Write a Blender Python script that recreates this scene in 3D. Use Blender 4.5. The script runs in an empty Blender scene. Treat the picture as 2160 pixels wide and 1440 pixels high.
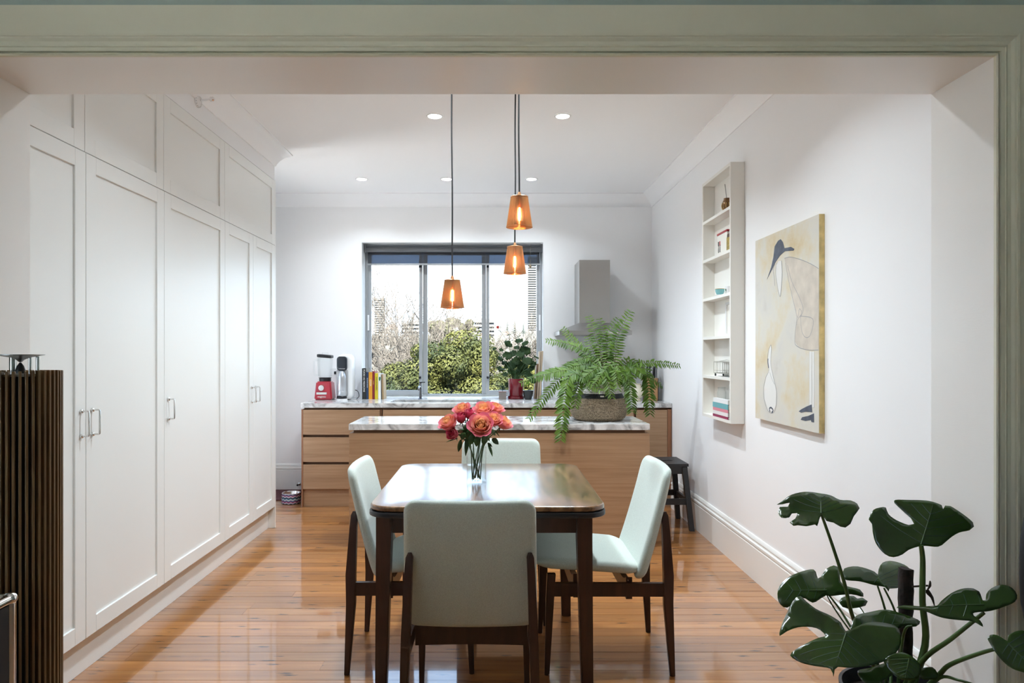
import bpy, bmesh, math, random
from mathutils import Vector, Matrix, geometry
random.seed(7)
PI = math.pi
SC = bpy.context.scene
COL = SC.collection

# ------------------------------------------------------------------ camera
F, VPX, VPY, H = 1440.0, 1043.0, 744.5, 1.36      # focal length in pixels, vanishing point, eye height
cam_d = bpy.data.cameras.new('camera')
cam_d.sensor_width = 36.0
cam_d.lens = 36.0 * F / 2160.0
cam_d.shift_x = (1080.0 - VPX) / 2160.0
cam_d.shift_y = (VPY - 720.0) / 2160.0
cam_d.clip_start, cam_d.clip_end = 0.05, 4000
cam = bpy.data.objects.new('camera', cam_d)
cam.location = (0, 0, H)
cam.rotation_euler = (PI / 2, 0, 0)
COL.objects.link(cam)
SC.camera = cam

# ------------------------------------------------------------------ world, sun, exposure
SKY_STRENGTH = 1.1
w = bpy.data.worlds.new('sky'); SC.world = w; w.use_nodes = True
nt = w.node_tree; nt.nodes.clear()
tc = nt.nodes.new('ShaderNodeTexCoord'); sep = nt.nodes.new('ShaderNodeSeparateXYZ')
rp = nt.nodes.new('ShaderNodeValToRGB'); bg = nt.nodes.new('ShaderNodeBackground'); wo = nt.nodes.new('ShaderNodeOutputWorld')
nt.links.new(tc.outputs['Generated'], sep.inputs[0]); nt.links.new(sep.outputs['Z'], rp.inputs[0])
nt.links.new(rp.outputs[0], bg.inputs[0]); nt.links.new(bg.outputs[0], wo.inputs[0])
e = rp.color_ramp.elements
e[0].position = 0.0; e[0].color = (0.74, 0.88, 1.0, 1)
e[1].position = 0.35; e[1].color = (0.48, 0.68, 1.0, 1)
bg.inputs[1].default_value = 1.35 * SKY_STRENGTH
sun_d = bpy.data.lights.new('sun', 'SUN'); sun_d.energy = 34.0; sun_d.angle = math.radians(0.6); sun_d.color = (1.0, 0.97, 0.92)
sun = bpy.data.objects.new('sun', sun_d); COL.objects.link(sun)
sun.rotation_euler = Vector((-0.07, 0.70, -0.72)).to_track_quat('-Z', 'Y').to_euler()
sun.location = (20, -30, 40)

DOWNLIGHT_W, PENDANT_E = 5.6, 60.0
vs = SC.view_settings
vs.view_transform = 'Standard'; vs.look = 'None'; vs.gamma = 1.0; vs.use_curve_mapping = False
vs.exposure = 1.70
cy = SC.cycles
cy.use_denoising = True
cy.use_adaptive_sampling = True; cy.adaptive_threshold = 0.045
cy.max_bounces = 8; cy.diffuse_bounces = 5; cy.glossy_bounces = 3; cy.transmission_bounces = 4; cy.transparent_max_bounces = 12
cy.sample_clamp_indirect = 6.0
cy.caustics_reflective = False; cy.caustics_refractive = False

def portal(name, loc, rot, sx, sy):
    l = bpy.data.lights.new(name, 'AREA'); l.shape = 'RECTANGLE'; l.size = sx; l.size_y = sy
    l.cycles.is_portal = True
    o = bpy.data.objects.new(name, l); o.location = loc; o.rotation_euler = rot; COL.objects.link(o)

# ------------------------------------------------------------------ helpers
def P(px, py, d):            # photo pixel on the plane at depth d
    return Vector(((px - VPX) * d / F, d, H - (py - VPY) * d / F))
def QX(px, py, X):           # photo pixel on a plane of constant X
    d = F * X / (px - VPX)
    return Vector((X, d, H - (py - VPY) * d / F))
def XD(px, d): return (px - VPX) * d / F
def ZD(py, d): return H - (py - VPY) * d / F

WO = {}
def obj(name, bm, mat, parent=None, smooth=None, origin=None, mods=None):
    """links a bmesh given in world coordinates as one object; origin at its base centre"""
    me = bpy.data.meshes.new(name)
    if origin is None:
        xs = [v.co for v in bm.verts]
        mn = Vector((min(c.x for c in xs), min(c.y for c in xs), min(c.z for c in xs)))
        mx = Vector((max(c.x for c in xs), max(c.y for c in xs), max(c.z for c in xs)))
        origin = (mn + mx) / 2
        if parent is None: origin.z = mn.z
    origin = Vector(origin)
    bmesh.ops.translate(bm, verts=bm.verts, vec=-origin)
    bm.normal_update()
    bm.to_mesh(me); bm.free()
    if smooth is not None:
        me.shade_smooth()
        me.set_sharp_from_angle(angle=math.radians(smooth))
    ms = mat if isinstance(mat, (list, tuple)) else [mat]
    for m in ms: me.materials.append(m)
    o = bpy.data.objects.new(name, me); COL.objects.link(o)
    if parent is not None:
        o.parent = parent; o.location = origin - WO[parent]
    else:
        o.location = origin
    WO[o] = origin
    return o
def thing(name, loc, label, cat, group=None):
    o = bpy.data.objects.new(name, None); COL.objects.link(o)
    o.empty_display_size = 0.05
    o.location = Vector(loc); WO[o] = Vector(loc)
    return tag(o, label, cat, group)
def tag(o, label, cat, group=None):
    o['label'] = label; o['category'] = cat
    if group: o['group'] = group
    return o
def struct(o):
    o['kind'] = 'structure'; return o
def copy_tree(o, parent=None):
    c = o.copy(); COL.objects.link(c)
    if parent is not None: c.parent = parent
    for ch in o.children: copy_tree(ch, c)
    return c

def nb(): return bmesh.new()
def box(bm, x0, x1, y0, y1, z0, z1, bev=0.0, seg=2):
    vs_ = [bm.verts.new((x, y, z)) for z in (z0, z1) for y in (y0, y1) for x in (x0, x1)]
    fs = [bm.faces.new([vs_[i] for i in q]) for q in ((0, 2, 3, 1), (4, 5, 7, 6), (0, 1, 5, 4), (2, 6, 7, 3), (0, 4, 6, 2), (1, 3, 7, 5))]
    if bev > 0:
        es = set(e_ for f in fs for e_ in f.edges)
        bmesh.ops.bevel(bm, geom=list(es), offset=bev, segments=seg, profile=0.5, affect='EDGES')
    return bm
def bx(*a, **k): return box(nb(), *a, **k)
def hexa(bm, bot, top):      # bot/top: 4 points each, same winding
    b = [bm.verts.new(p) for p in bot]; t = [bm.verts.new(p) for p in top]
    bm.faces.new(b[::-1]); bm.faces.new(t)
    for i in range(4): bm.faces.new((b[i], b[(i + 1) % 4], t[(i + 1) % 4], t[i]))
    return bm
def rect4(c, sx, sy):
    c = Vector(c)
    return [c + Vector((-sx / 2, -sy / 2, 0)), c + Vector((sx / 2, -sy / 2, 0)), c + Vector((sx / 2, sy / 2, 0)), c + Vector((-sx / 2, sy / 2, 0))]
def leg(bm, sections):       # [(centre, sx, sy)...] tapered post
    rings = [[bm.verts.new(p) for p in rect4(c, sx, sy)] for c, sx, sy in sections]
    for a, b in zip(rings, rings[1:]):
        for i in range(4): bm.faces.new((a[i], a[(i + 1) % 4], b[(i + 1) % 4], b[i]))
    bm.faces.new(rings[0][::-1]); bm.faces.new(rings[-1])
    return bm
def tube(bm, pts, r, n=8, cap=True, flat=1.0):
    pts = [Vector(p) for p in pts]
    rs = r if isinstance(r, (list, tuple)) else [r] * len(pts)
    rings = []; a = None
    for i, p in enumerate(pts):
        t = (pts[min(i + 1, len(pts) - 1)] - pts[max(i - 1, 0)])
        t = t.normalized() if t.length > 1e-9 else Vector((0, 0, 1))
        if a is None: a = t.orthogonal().normalized()
        a = a - t * a.dot(t)
        a = a.normalized() if a.length > 1e-6 else t.orthogonal().normalized()
        b = t.cross(a).normalized()
        rings.append([bm.verts.new(p + (a * math.cos(2 * PI * k / n) + b * flat * math.sin(2 * PI * k / n)) * rs[i]) for k in range(n)])
    for A, B in zip(rings, rings[1:]):
        for k in range(n): bm.faces.new((A[k], A[(k + 1) % n], B[(k + 1) % n], B[k]))
    if cap:
        bm.faces.new(rings[0][::-1]); bm.faces.new(rings[-1])
    return bm
def lathe(bm, prof, c=(0, 0, 0), n=24, sx=1.0, sy=1.0, axis='Z'):
    """prof: [(r, h)...]"""
    c = Vector(c); rings = []
    for r, h in prof:
        if r < 1e-6:
            p = {'Z': Vector((0, 0, h)), 'X': Vector((h, 0, 0)), 'Y': Vector((0, h, 0))}[axis]
            rings.append([bm.verts.new(c + p)])
        else:
            ring = []
            for k in range(n):
                a = 2 * PI * k / n; u, v_ = r * sx * math.cos(a), r * sy * math.sin(a)
                p = {'Z': Vector((u, v_, h)), 'X': Vector((h, u, v_)), 'Y': Vector((v_, h, u))}[axis]
                ring.append(bm.verts.new(c + p))
            rings.append(ring)
    for A, B in zip(rings, rings[1:]):
        if len(A) == 1 and len(B) == 1: continue
        for k in range(n):
            k2 = (k + 1) % n
            if len(A) == 1: bm.faces.new((A[0], B[k2], B[k]))
            elif len(B) == 1: bm.faces.new((A[k], A[k2], B[0]))
            else: bm.faces.new((A[k], A[k2], B[k2], B[k]))
    return bm
def disc_cap(bm, r, z, c, n=24):
    return lathe(bm, [(0, z), (r, z)], c, n)
def rrect(w_, h_, r, n=6):
    pts = []
    for cx, cy_, a0 in ((w_ / 2 - r, h_ / 2 - r, 0), (-w_ / 2 + r, h_ / 2 - r, PI / 2), (-w_ / 2 + r, -h_ / 2 + r, PI), (w_ / 2 - r, -h_ / 2 + r, 1.5 * PI)):
        for k in range(n + 1):
            a = a0 + PI / 2 * k / n
            pts.append((cx + r * math.cos(a), cy_ + r * math.sin(a)))
    return pts
def slab(bm, w_, h_, t, rc, re, warp=None, nc=6, rings=6, er=4, sub=5):
    """rounded slab in local (u, v, thickness) with rounded edges; warp maps (u,v,w)->world"""
    base = rrect(w_, h_, rc, nc)
    out = []
    for i, p in enumerate(base):              # subdivide the straight sides so it can bend
        q = base[(i + 1) % len(base)]; out.append(p)
        L = math.hypot(q[0] - p[0], q[1] - p[1])
        if L > min(w_, h_) * 0.3:
            for k in range(1, sub): out.append((p[0] + (q[0] - p[0]) * k / sub, p[1] + (q[1] - p[1]) * k / sub))
    N = len(out)
    def inset(d):
        sx_, sy_ = (w_ - 2 * d) / w_, (h_ - 2 * d) / h_
        return [(u * sx_, v * sy_) for u, v in out]
    loops = []
    for k in range(er + 1):
        a = PI / 2 * k / er
        loops.append((inset(re * (1 - math.sin(a))), -t / 2 + re * (1 - math.cos(a)))) 
    for k in range(er + 1):
        a = PI / 2 * k / er
        loops.append((inset(re * (1 - math.cos(a))), t / 2 - re * (1 - math.sin(a))))
    top = loops[-1][0]; bot = loops[0][0]
    caps_t = [([(u * s, v * s) for u, v in top], t / 2) for s in [1 - (j + 1) / rings for j in range(rings - 1)]]
    caps_b = [([(u * s, v * s) for u, v in bot], -t / 2) for s in [1 - (j + 1) / rings for j in range(rings - 1)]][::-1]
    allr = caps_b + loops + caps_t
    W = warp or (lambda u, v, z: Vector((u, v, z)))
    R = [[bm.verts.new(W(u, v, z)) for u, v in lp] for lp, z in allr]
    for A, B in zip(R, R[1:]):
        for k in range(N): bm.faces.new((A[k], A[(k + 1) % N], B[(k + 1) % N], B[k]))
    cb = bm.verts.new(W(0, 0, -t / 2)); ct = bm.verts.new(W(0, 0, t / 2))
    for k in range(N):
        bm.faces.new((R[0][(k + 1) % N], R[0][k], cb)); bm.faces.new((R[-1][k], R[-1][(k + 1) % N], ct))
    return bm
def profile_sweep(bm, rings, closed=True):
    """rings: list of point lists (same length); closed profile"""
    R = [[bm.verts.new(p) for p in r] for r in rings]
    n = len(R[0])
    for A, B in zip(R, R[1:]):
        for k in range(n if closed else n - 1): bm.faces.new((A[k], A[(k + 1) % n], B[(k + 1) % n], B[k]))
    if closed:
        bm.faces.new(R[0][::-1]); bm.faces.new(R[-1])
    bmesh.ops.recalc_face_normals(bm, faces=bm.faces)
    return bm
def poly_sheet(bm, pts2, to3, spacing=None, disp=None, inner=None):
    """fills a 2D outline with triangles (optional interior grid), maps to 3D by to3(u, v)"""
    pts = [Vector((float(a), float(b))) for a, b in pts2]
    n = len(pts); edges = [(i, (i + 1) % n) for i in range(n)]
    if spacing:
        xs = [p.x for p in pts]; ys = [p.y for p in pts]
        def inside(x, y):
            c_ = False
            for i in range(n):
                a, b = pts[i], pts[i - 1]
                if (a.y > y) != (b.y > y) and x < (b.x - a.x) * (y - a.y) / (b.y - a.y) + a.x: c_ = not c_
            return c_
        def dist(x, y):
            m = 1e9
            for i in range(n):
                a, b = pts[i], pts[i - 1]; ab = b - a
                t = max(0, min(1, (Vector((x, y)) - a).dot(ab) / max(ab.length_squared, 1e-9)))
                m = min(m, (a + ab * t - Vector((x, y))).length)
            return m
        x = min(xs) + spacing * 0.5
        while x < max(xs):
            y = min(ys) + spacing * 0.5
            while y < max(ys):
                if inside(x, y) and dist(x, y) > spacing * 0.45: pts.append(Vector((x, y)))
                y += spacing
            x += spacing
    res = geometry.delaunay_2d_cdt(pts, edges, [list(range(n))], 1, 1e-6)
    vv = [bm.verts.new(to3(p.x, p.y)) for p in res[0]]
    for f in res[2]:
        try: bm.faces.new([vv[i] for i in f])
        except ValueError: pass
    bmesh.ops.recalc_face_normals(bm, faces=bm.faces)
    return bm
def solidify(o, t, off=0.0):
    m = o.modifiers.new('thickness', 'SOLIDIFY'); m.thickness = t; m.offset = off
    return o
def smooth_line(pts, n=4):
    pts = [Vector(p) for p in pts]; out = []
    for i in range(len(pts) - 1):
        p0, p1, p2, p3 = pts[max(i - 1, 0)], pts[i], pts[i + 1], pts[min(i + 2, len(pts) - 1)]
        for k in range(n):
            t = k / n
            out.append(0.5 * ((2 * p1) + (p2 - p0) * t + (2 * p0 - 5 * p1 + 4 * p2 - p3) * t * t + (3 * p1 - p0 - 3 * p2 + p3) * t ** 3))
    out.append(pts[-1]); return out
def text_mesh(name, body, size, mat, parent, loc, rot, depth=0.0004, align='CENTER'):
    cu = bpy.data.curves.new(name, 'FONT'); cu.body = body; cu.size = size; cu.extrude = depth
    cu.align_x = align; cu.align_y = 'CENTER'
    t = bpy.data.objects.new(name, cu); COL.objects.link(t)
    bpy.context.view_layer.update()
    me = bpy.data.meshes.new_from_object(t)
    bpy.data.objects.remove(t)
    o = bpy.data.objects.new(name, me); COL.objects.link(o); me.materials.clear(); me.materials.append(mat)
    o.parent = parent; o.location = Vector(loc) - WO[parent]; o.rotation_euler = rot
    WO[o] = Vector(loc)
    return o

# ------------------------------------------------------------------ materials
def _base(name):
    m = bpy.data.materials.new(name); m.use_nodes = True
    n = m.node_tree.nodes; b = n.get('Principled BSDF'); return m, n, m.node_tree.links, b
def _coords(n, l, scale=(1, 1, 1), rnd=False):
    t = n.new('ShaderNodeTexCoord'); mp = n.new('ShaderNodeMapping'); mp.inputs['Scale'].default_value = scale
    if rnd:
        oi = n.new('ShaderNodeObjectInfo'); ml = n.new('ShaderNodeMath'); ml.operation = 'MULTIPLY'; ml.inputs[1].default_value = 37.0
        va = n.new('ShaderNodeVectorMath'); va.operation = 'ADD'
        l.new(oi.outputs['Random'], ml.inputs[0]); l.new(t.outputs['Object'], va.inputs[0]); l.new(ml.outputs[0], va.inputs[1])
        l.new(va.outputs[0], mp.inputs[0])
    else:
        l.new(t.outputs['Object'], mp.inputs[0])
    return mp
def _ramp(n, stops):
    r = n.new('ShaderNodeValToRGB'); el = r.color_ramp.elements
    while len(el) < len(stops): el.new(0.5)
    for e_, (p, c) in zip(el, stops): e_.position = p; e_.color = (*c, 1)
    return r
def mat(name, col, rough=0.5, metal=0.0, spec=0.5, coat=0.0, noise=None, bump=None, trans=0.0, emit=None, alpha=1.0, sheen=0.0, subs=0.0):
    """noise=(scale, amount): mottles the colour; bump=(scale, strength)"""
    m, n, l, b = _base(name)
    b.inputs['Base Color'].default_value = (*col, 1); b.inputs['Roughness'].default_value = rough
    b.inputs['Metallic'].default_value = metal; b.inputs['Specular IOR Level'].default_value = spec
    b.inputs['Coat Weight'].default_value = coat; b.inputs['Coat Roughness'].default_value = 0.08
    b.inputs['Transmission Weight'].default_value = trans; b.inputs['Sheen Weight'].default_value = sheen
    if emit:
        b.inputs['Emission Color'].default_value = (*emit[0], 1); b.inputs['Emission Strength'].default_value = emit[1]
    if noise:
        mp = _coords(n, l, (1, 1, 1), True); t = n.new('ShaderNodeTexNoise'); t.inputs['Scale'].default_value = noise[0]; t.inputs['Detail'].default_value = 5
        l.new(mp.outputs[0], t.inputs['Vector'])
        k = noise[1]
        r = _ramp(n, [(0.3, tuple(max(0, c * (1 - k)) for c in col)), (0.7, tuple(min(1, c * (1 + k)) for c in col))])
        l.new(t.outputs['Fac'], r.inputs[0]); l.new(r.outputs[0], b.inputs['Base Color'])
    if bump:
        mp = _coords(n, l, bump[2] if len(bump) > 2 else (1, 1, 1)); t = n.new('ShaderNodeTexNoise'); t.inputs['Scale'].default_value = bump[0]; t.inputs['Detail'].default_value = 3
        l.new(mp.outputs[0], t.inputs['Vector'])
        bp = n.new('ShaderNodeBump'); bp.inputs['Strength'].default_value = bump[1]; bp.inputs['Distance'].default_value = 0.002
        l.new(t.outputs['Fac'], bp.inputs['Height']); l.new(bp.outputs[0], b.inputs['Normal'])
    return m
def wood(name, stops, scale, rough=0.4, coat=0.0, knots=None, tone=0.15, spec=0.5, wav=0.0, coat_rough=0.06):
    m, n, l, b = _base(name)
    mp = _coords(n, l, scale, True)
    t = n.new('ShaderNodeTexNoise'); t.inputs['Scale'].default_value = 1.0; t.inputs['Detail'].default_value = 6; t.inputs['Roughness'].default_value = 0.6
    t.inputs['Distortion'].default_value = wav
    l.new(mp.outputs[0], t.inputs['Vector'])
    r = _ramp(n, stops); l.new(t.outputs['Fac'], r.inputs[0])
    out = r.outputs[0]
    if knots:
        mk = _coords(n, l, knots[0], True); vo = n.new('ShaderNodeTexVoronoi'); vo.inputs['Scale'].default_value = 1.0
        nz = n.new('ShaderNodeTexNoise'); nz.inputs['Scale'].default_value = 9.0
        l.new(mk.outputs[0], nz.inputs['Vector'])
        vm = n.new('ShaderNodeVectorMath'); vm.operation = 'MULTIPLY_ADD'; vm.inputs[1].default_value = (0.25, 0.25, 0.25)
        l.new(nz.outputs['Color'], vm.inputs[0]); l.new(mk.outputs[0], vm.inputs[2]); l.new(vm.outputs[0], vo.inputs['Vector'])
        kr = _ramp(n, [(knots[1] * 0.4, (0, 0, 0)), (knots[1], (1, 1, 1))]); l.new(vo.outputs['Distance'], kr.inputs[0])
        mx = n.new('ShaderNodeMix'); mx.data_type = 'RGBA'; mx.inputs['A'].default_value = (*knots[2], 1)
        l.new(kr.outputs[0], mx.inputs['Factor']); l.new(out, mx.inputs['B']); out = mx.outputs['Result']
    if tone:
        oi = n.new('ShaderNodeObjectInfo'); mr = n.new('ShaderNodeMapRange'); mr.inputs['To Min'].default_value = 1 - tone; mr.inputs['To Max'].default_value = 1 + tone
        hs = n.new('ShaderNodeHueSaturation'); l.new(oi.outputs['Random'], mr.inputs['Value']); l.new(mr.outputs[0], hs.inputs['Value'])
        l.new(out, hs.inputs['Color']); out = hs.outputs[0]
    l.new(out, b.inputs['Base Color'])
    b.inputs['Roughness'].default_value = rough; b.inputs['Specular IOR Level'].default_value = spec
    b.inputs['Coat Weight'].default_value = coat; b.inputs['Coat Roughness'].default_value = coat_rough
    return m
def thin_glass(name, tint=(1, 1, 1), ior=1.45, rough=0.0, dens=0.0):
    m = bpy.data.materials.new(name); m.use_nodes = True; n = m.node_tree.nodes; l = m.node_tree.links; n.clear()
    o = n.new('ShaderNodeOutputMaterial'); tr = n.new('ShaderNodeBsdfTransparent'); gl = n.new('ShaderNodeBsdfGlossy')
    fr = n.new('ShaderNodeFresnel'); mx = n.new('ShaderNodeMixShader')
    tr.inputs[0].default_value = (*tint, 1); gl.inputs['Roughness'].default_value = rough; fr.inputs['IOR'].default_value = ior
    ge = n.new('ShaderNodeNewGeometry'); mr = n.new('ShaderNodeMapRange'); mr.inputs['To Min'].default_value = ior; mr.inputs['To Max'].default_value = 1.0 / ior
    l.new(ge.outputs['Backfacing'], mr.inputs['Value']); l.new(mr.outputs[0], fr.inputs['IOR'])
    l.new(fr.outputs[0], mx.inputs[0]); l.new(tr.outputs[0], mx.inputs[1]); l.new(gl.outputs[0], mx.inputs[2]); l.new(mx.outputs[0], o.inputs[0])
    return m
def leafy(name, c1, c2, rough=0.4, translucent=0.35, tcol=None, scale=8.0, spec=0.5):
    m, n, l, b = _base(name)
    mp = _coords(n, l, (1, 1, 1), True); t = n.new('ShaderNodeTexNoise'); t.inputs['Scale'].default_value = scale
    l.new(mp.outputs[0], t.inputs['Vector'])
    r = _ramp(n, [(0.35, c1), (0.65, c2)]); l.new(t.outputs['Fac'], r.inputs[0]); l.new(r.outputs[0], b.inputs['Base Color'])
    b.inputs['Roughness'].default_value = rough; b.inputs['Specular IOR Level'].default_value = spec
    if translucent:
        tl = n.new('ShaderNodeBsdfTranslucent'); mx = n.new('ShaderNodeMixShader'); mx.inputs[0].default_value = translucent
        if tcol: tl.inputs[0].default_value = (*tcol, 1)
        else: l.new(r.outputs[0], tl.inputs[0])
        out = n.get('Material Output')
        l.new(b.outputs[0], mx.inputs[1]); l.new(tl.outputs[0], mx.inputs[2]); l.new(mx.outputs[0], out.inputs[0])
    return m
M = {}
M['wall'] = mat('wall_paint', (0.89, 0.89, 0.895), 0.55, bump=(60, 0.05))
M['ceiling'] = mat('ceiling_paint', (0.95, 0.95, 0.955), 0.7)
M['trim'] = mat('trim_paint', (0.82, 0.82, 0.80), 0.35)
M['lining'] = mat('lining_paint', (0.86, 0.845, 0.82), 0.3, bump=(40, 0.08, (1, 1, 8)))
M['architrave'] = mat('dimmed_architrave_paint', (0.70, 0.69, 0.56), 0.38, bump=(40, 0.06))  # same paint as the lining, with the dim room's tint in the colour
M['sage'] = mat('sage_wall_paint', (0.36, 0.44, 0.40), 0.6)
M['cupboard'] = mat('cupboard_paint', (0.84, 0.85, 0.83), 0.33)
M['gap'] = mat('shadow_gap', (0.12, 0.11, 0.10), 0.8)
M['plank'] = wood('cypress_plank', [(0.25, (0.25, 0.090, 0.024)), (0.5, (0.37, 0.152, 0.042)), (0.75, (0.47, 0.220, 0.066))], (1.6, 26, 26), 0.30, 1.0,
                  knots=((5.0, 22, 1), 0.20, (0.04, 0.015, 0.007)), tone=0.25, coat_rough=0.05)
M['plank'].node_tree.nodes['Principled BSDF'].inputs['Coat IOR'].default_value = 1.75
M['subfloor'] = mat('subfloor', (0.05, 0.03, 0.02), 0.9)
M['veneer'] = wood('timber_veneer', [(0.3, (0.31, 0.175, 0.09)), (0.5, (0.37, 0.22, 0.12)), (0.7, (0.42, 0.26, 0.15))], (2.0, 40, 55), 0.42, 0.1, tone=0.06, wav=0.3)
M['veneer_dark'] = wood('timber_edge', [(0.3, (0.24, 0.10, 0.045)), (0.7, (0.32, 0.14, 0.065))], (30, 30, 2), 0.45, tone=0.0)
M['neck'] = mat('recess_timber', (0.22, 0.11, 0.055), 0.6)
def marble():
    m, n, l, b = _base('grey_marble')
    mp = _coords(n, l, (1, 1, 1)); t = n.new('ShaderNodeTexNoise'); t.inputs['Scale'].default_value = 7; t.inputs['Detail'].default_value = 9; t.inputs['Distortion'].default_value = 1.6
    l.new(mp.outputs[0], t.inputs['Vector'])
    r = _ramp(n, [(0.38, (0.28, 0.27, 0.26)), (0.46, (0.50, 0.49, 0.48)), (0.56, (0.68, 0.67, 0.66)), (0.75, (0.80, 0.80, 0.79))])
    l.new(t.outputs['Fac'], r.inputs[0]); l.new(r.outputs[0], b.inputs['Base Color'])
    b.inputs['Roughness'].default_value = 0.12
    return m
M['marble'] = marble()
M['table_wood'] = wood('polished_table_timber', [(0.3, (0.055, 0.026, 0.013)), (0.45, (0.14, 0.065, 0.028)), (0.6, (0.26, 0.13, 0.055)), (0.75, (0.34, 0.185, 0.085))], (16, 2.2, 16), 0.22, 1.0, tone=0.0, wav=1.2, coat_rough=0.2, spec=0.6)
M['ebony'] = mat('black_table_edge', (0.018, 0.018, 0.022), 0.35)
M['dark_wood'] = wood('dark_stained_timber', [(0.3, (0.035, 0.014, 0.009)), (0.7, (0.075, 0.03, 0.018))], (25, 25, 3), 0.38, 0.1, tone=0.05)
def fabric(name, col):
    m, n, l, b = _base(name)
    mp = _coords(n, l, (1, 1, 1), True); t = n.new('ShaderNodeTexNoise'); t.inputs['Scale'].default_value = 420; t.inputs['Detail'].default_value = 2
    l.new(mp.outputs[0], t.inputs['Vector'])
    r = _ramp(n, [(0.35, tuple(c * 0.86 for c in col)), (0.65, tuple(min(1, c * 1.1) for c in col))]); l.new(t.outputs['Fac'], r.inputs[0]); l.new(r.outputs[0], b.inputs['Base Color'])
    bp = n.new('ShaderNodeBump'); bp.inputs['Strength'].default_value = 0.25; bp.inputs['Distance'].default_value = 0.001
    l.new(t.outputs['Fac'], bp.inputs['Height']); l.new(bp.outputs[0], b.inputs['Normal'])
    b.inputs['Roughness'].default_value = 0.85; b.inputs['Sheen Weight'].default_value = 0.25
    return m
M['mint'] = fabric('mint_fabric', (0.54, 0.60, 0.545))
M['steel'] = mat('brushed_steel', (0.44, 0.43, 0.42), 0.36, 1.0, bump=(30, 0.05, (20, 1, 1)))
M['chrome'] = mat('chrome', (0.85, 0.85, 0.86), 0.08, 1.0)
M['nickel'] = mat('satin_nickel', (0.72, 0.71, 0.69), 0.2, 1.0)
M['aluminium'] = mat('window_aluminium', (0.40, 0.41, 0.42), 0.4, 0.3)
M['glass'] = thin_glass('window_glass', (0.97, 0.985, 0.98))
M['clear'] = thin_glass('clear_glass', (0.97, 0.98, 0.98), 1.35)
M['black'] = mat('black_plastic', (0.012, 0.012, 0.014), 0.35)
M['black_matte'] = mat('black_matte', (0.012, 0.012, 0.013), 0.75)
M['black_paint'] = mat('black_paint', (0.018, 0.017, 0.019), 0.45)
M['white'] = mat('white_gloss', (0.83, 0.83, 0.83), 0.2)
M['shelf'] = mat('shelf_paint', (0.80, 0.78, 0.73), 0.4)
M['red'] = mat('red_gloss', (0.42, 0.012, 0.03), 0.2, coat=0.4)
M['reveal'] = mat('window_reveal_paint', (0.90, 0.90, 0.90), 0.25)
M['lamp'] = mat('downlight_lens', (1, 1, 1), 0.4, emit=((1.0, 0.97, 0.90), 9.0))

# ================================================================== THE SETTING
XR, XL, YB, ZC = 1.57, -2.35, 6.80, 2.93          # right wall, left wall, back wall, ceiling
YP0, YP1 = 1.95, 2.225                            # partition between the two rooms
OXL, OXR, OZ = -1.516, 1.426, 2.205               # opening in the partition
CX, CY1 = -1.707, 5.31                            # cupboard fronts, far end of cupboards
LX0, LX1, LY0 = -2.7, 2.4, -3.0                   # the room the camera stands in

# floor: sub-floor with individual boards running left to right
floor = struct(obj('floor', bx(LX0 - 0.1, LX1 + 0.1, LY0 - 0.1, YB + 0.1, -0.12, -0.021), M['subfloor']))
BW = 0.0885; y = LY0; row = 0
_pm = {}
while y < YB - 0.01:
    y1 = min(y + BW, YB)
    xa, xb = (LX0, LX1) if y < YP1 - 0.03 else (XL, XR)
    nseg = 2 if row % 3 else 1
    cuts = [xa] + sorted(random.uniform(xa + 0.7, xb - 0.7) for _ in range(nseg - 1)) + [xb]
    if nseg == 1 and row % 2: cuts = [xa, random.uniform(xa + 0.5, xa + 1.3), xb]
    for a, b in zip(cuts, cuts[1:]):
        dz = random.uniform(-0.0003, 0.0003)
        bm = bx(a + 0.0005, b - 0.0005, y + 0.0011, y1 - 0.0011, -0.020 + dz, dz)
        p = obj('plank', bm, M['plank'], floor)
        p.rotation_euler = (random.gauss(0, 0.0010), random.gauss(0, 0.00012), 0)
    y = y1; row += 1

ceil_ = struct(obj('ceiling', bx(LX0 - 0.1, LX1 + 0.1, LY0 - 0.1, YB + 0.3, ZC, ZC + 0.12), M['ceiling']))
struct(obj('wall_right', bx(XR, XR + 0.12, YP1, YB + 0.25, 0, ZC), M['wall']))
# back wall with the window opening
WX0, WX1, WZ0, WZ1 = XD(763, YB), XD(1146, YB), 0.917, ZD(511, YB)
bm = nb(); box(bm, XL - 0.12, WX0, YB, YB + 0.24, 0, ZC); box(bm, WX1, XR, YB, YB + 0.24, 0, ZC)
box(bm, WX0, WX1, YB, YB + 0.24, 0, WZ0 - 0.02); box(bm, WX0, WX1, YB, YB + 0.24, WZ1, ZC)
struct(obj('wall_back', bm, M['wall']))
# left wall with the glazed side door at its far end
GY0, GY1, GZ = 5.34, 5.92, 2.15
bm = nb(); box(bm, XL - 0.12, XL, YP1, GY0, 0, ZC); box(bm, XL - 0.12, XL, GY1, YB, 0, ZC); box(bm, XL - 0.12, XL, GY0, GY1, GZ, ZC)
struct(obj('wall_left', bm, M['wall']))
# partition with the wide cased opening
bm = nb(); box(bm, LX0, OXL - 0.02, YP0, YP1, 0, ZC); box(bm, OXR + 0.02, LX1, YP0, YP1, 0, ZC); box(bm, OXL - 0.02, OXR + 0.02, YP0, YP1, OZ + 0.02, ZC)
struct(obj('wall_front', bm, [M['sage']]))
bm = nb(); box(bm, XL, OXL - 0.02, YP1, YP1 + 0.004, 0, ZC); box(bm, OXR + 0.02, XR, YP1, YP1 + 0.004, 0, ZC); box(bm, OXL - 0.02, OXR + 0.02, YP1, YP1 + 0.004, OZ + 0.02, ZC)
struct(obj('wall_front_inner', bm, M['wall']))
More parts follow.
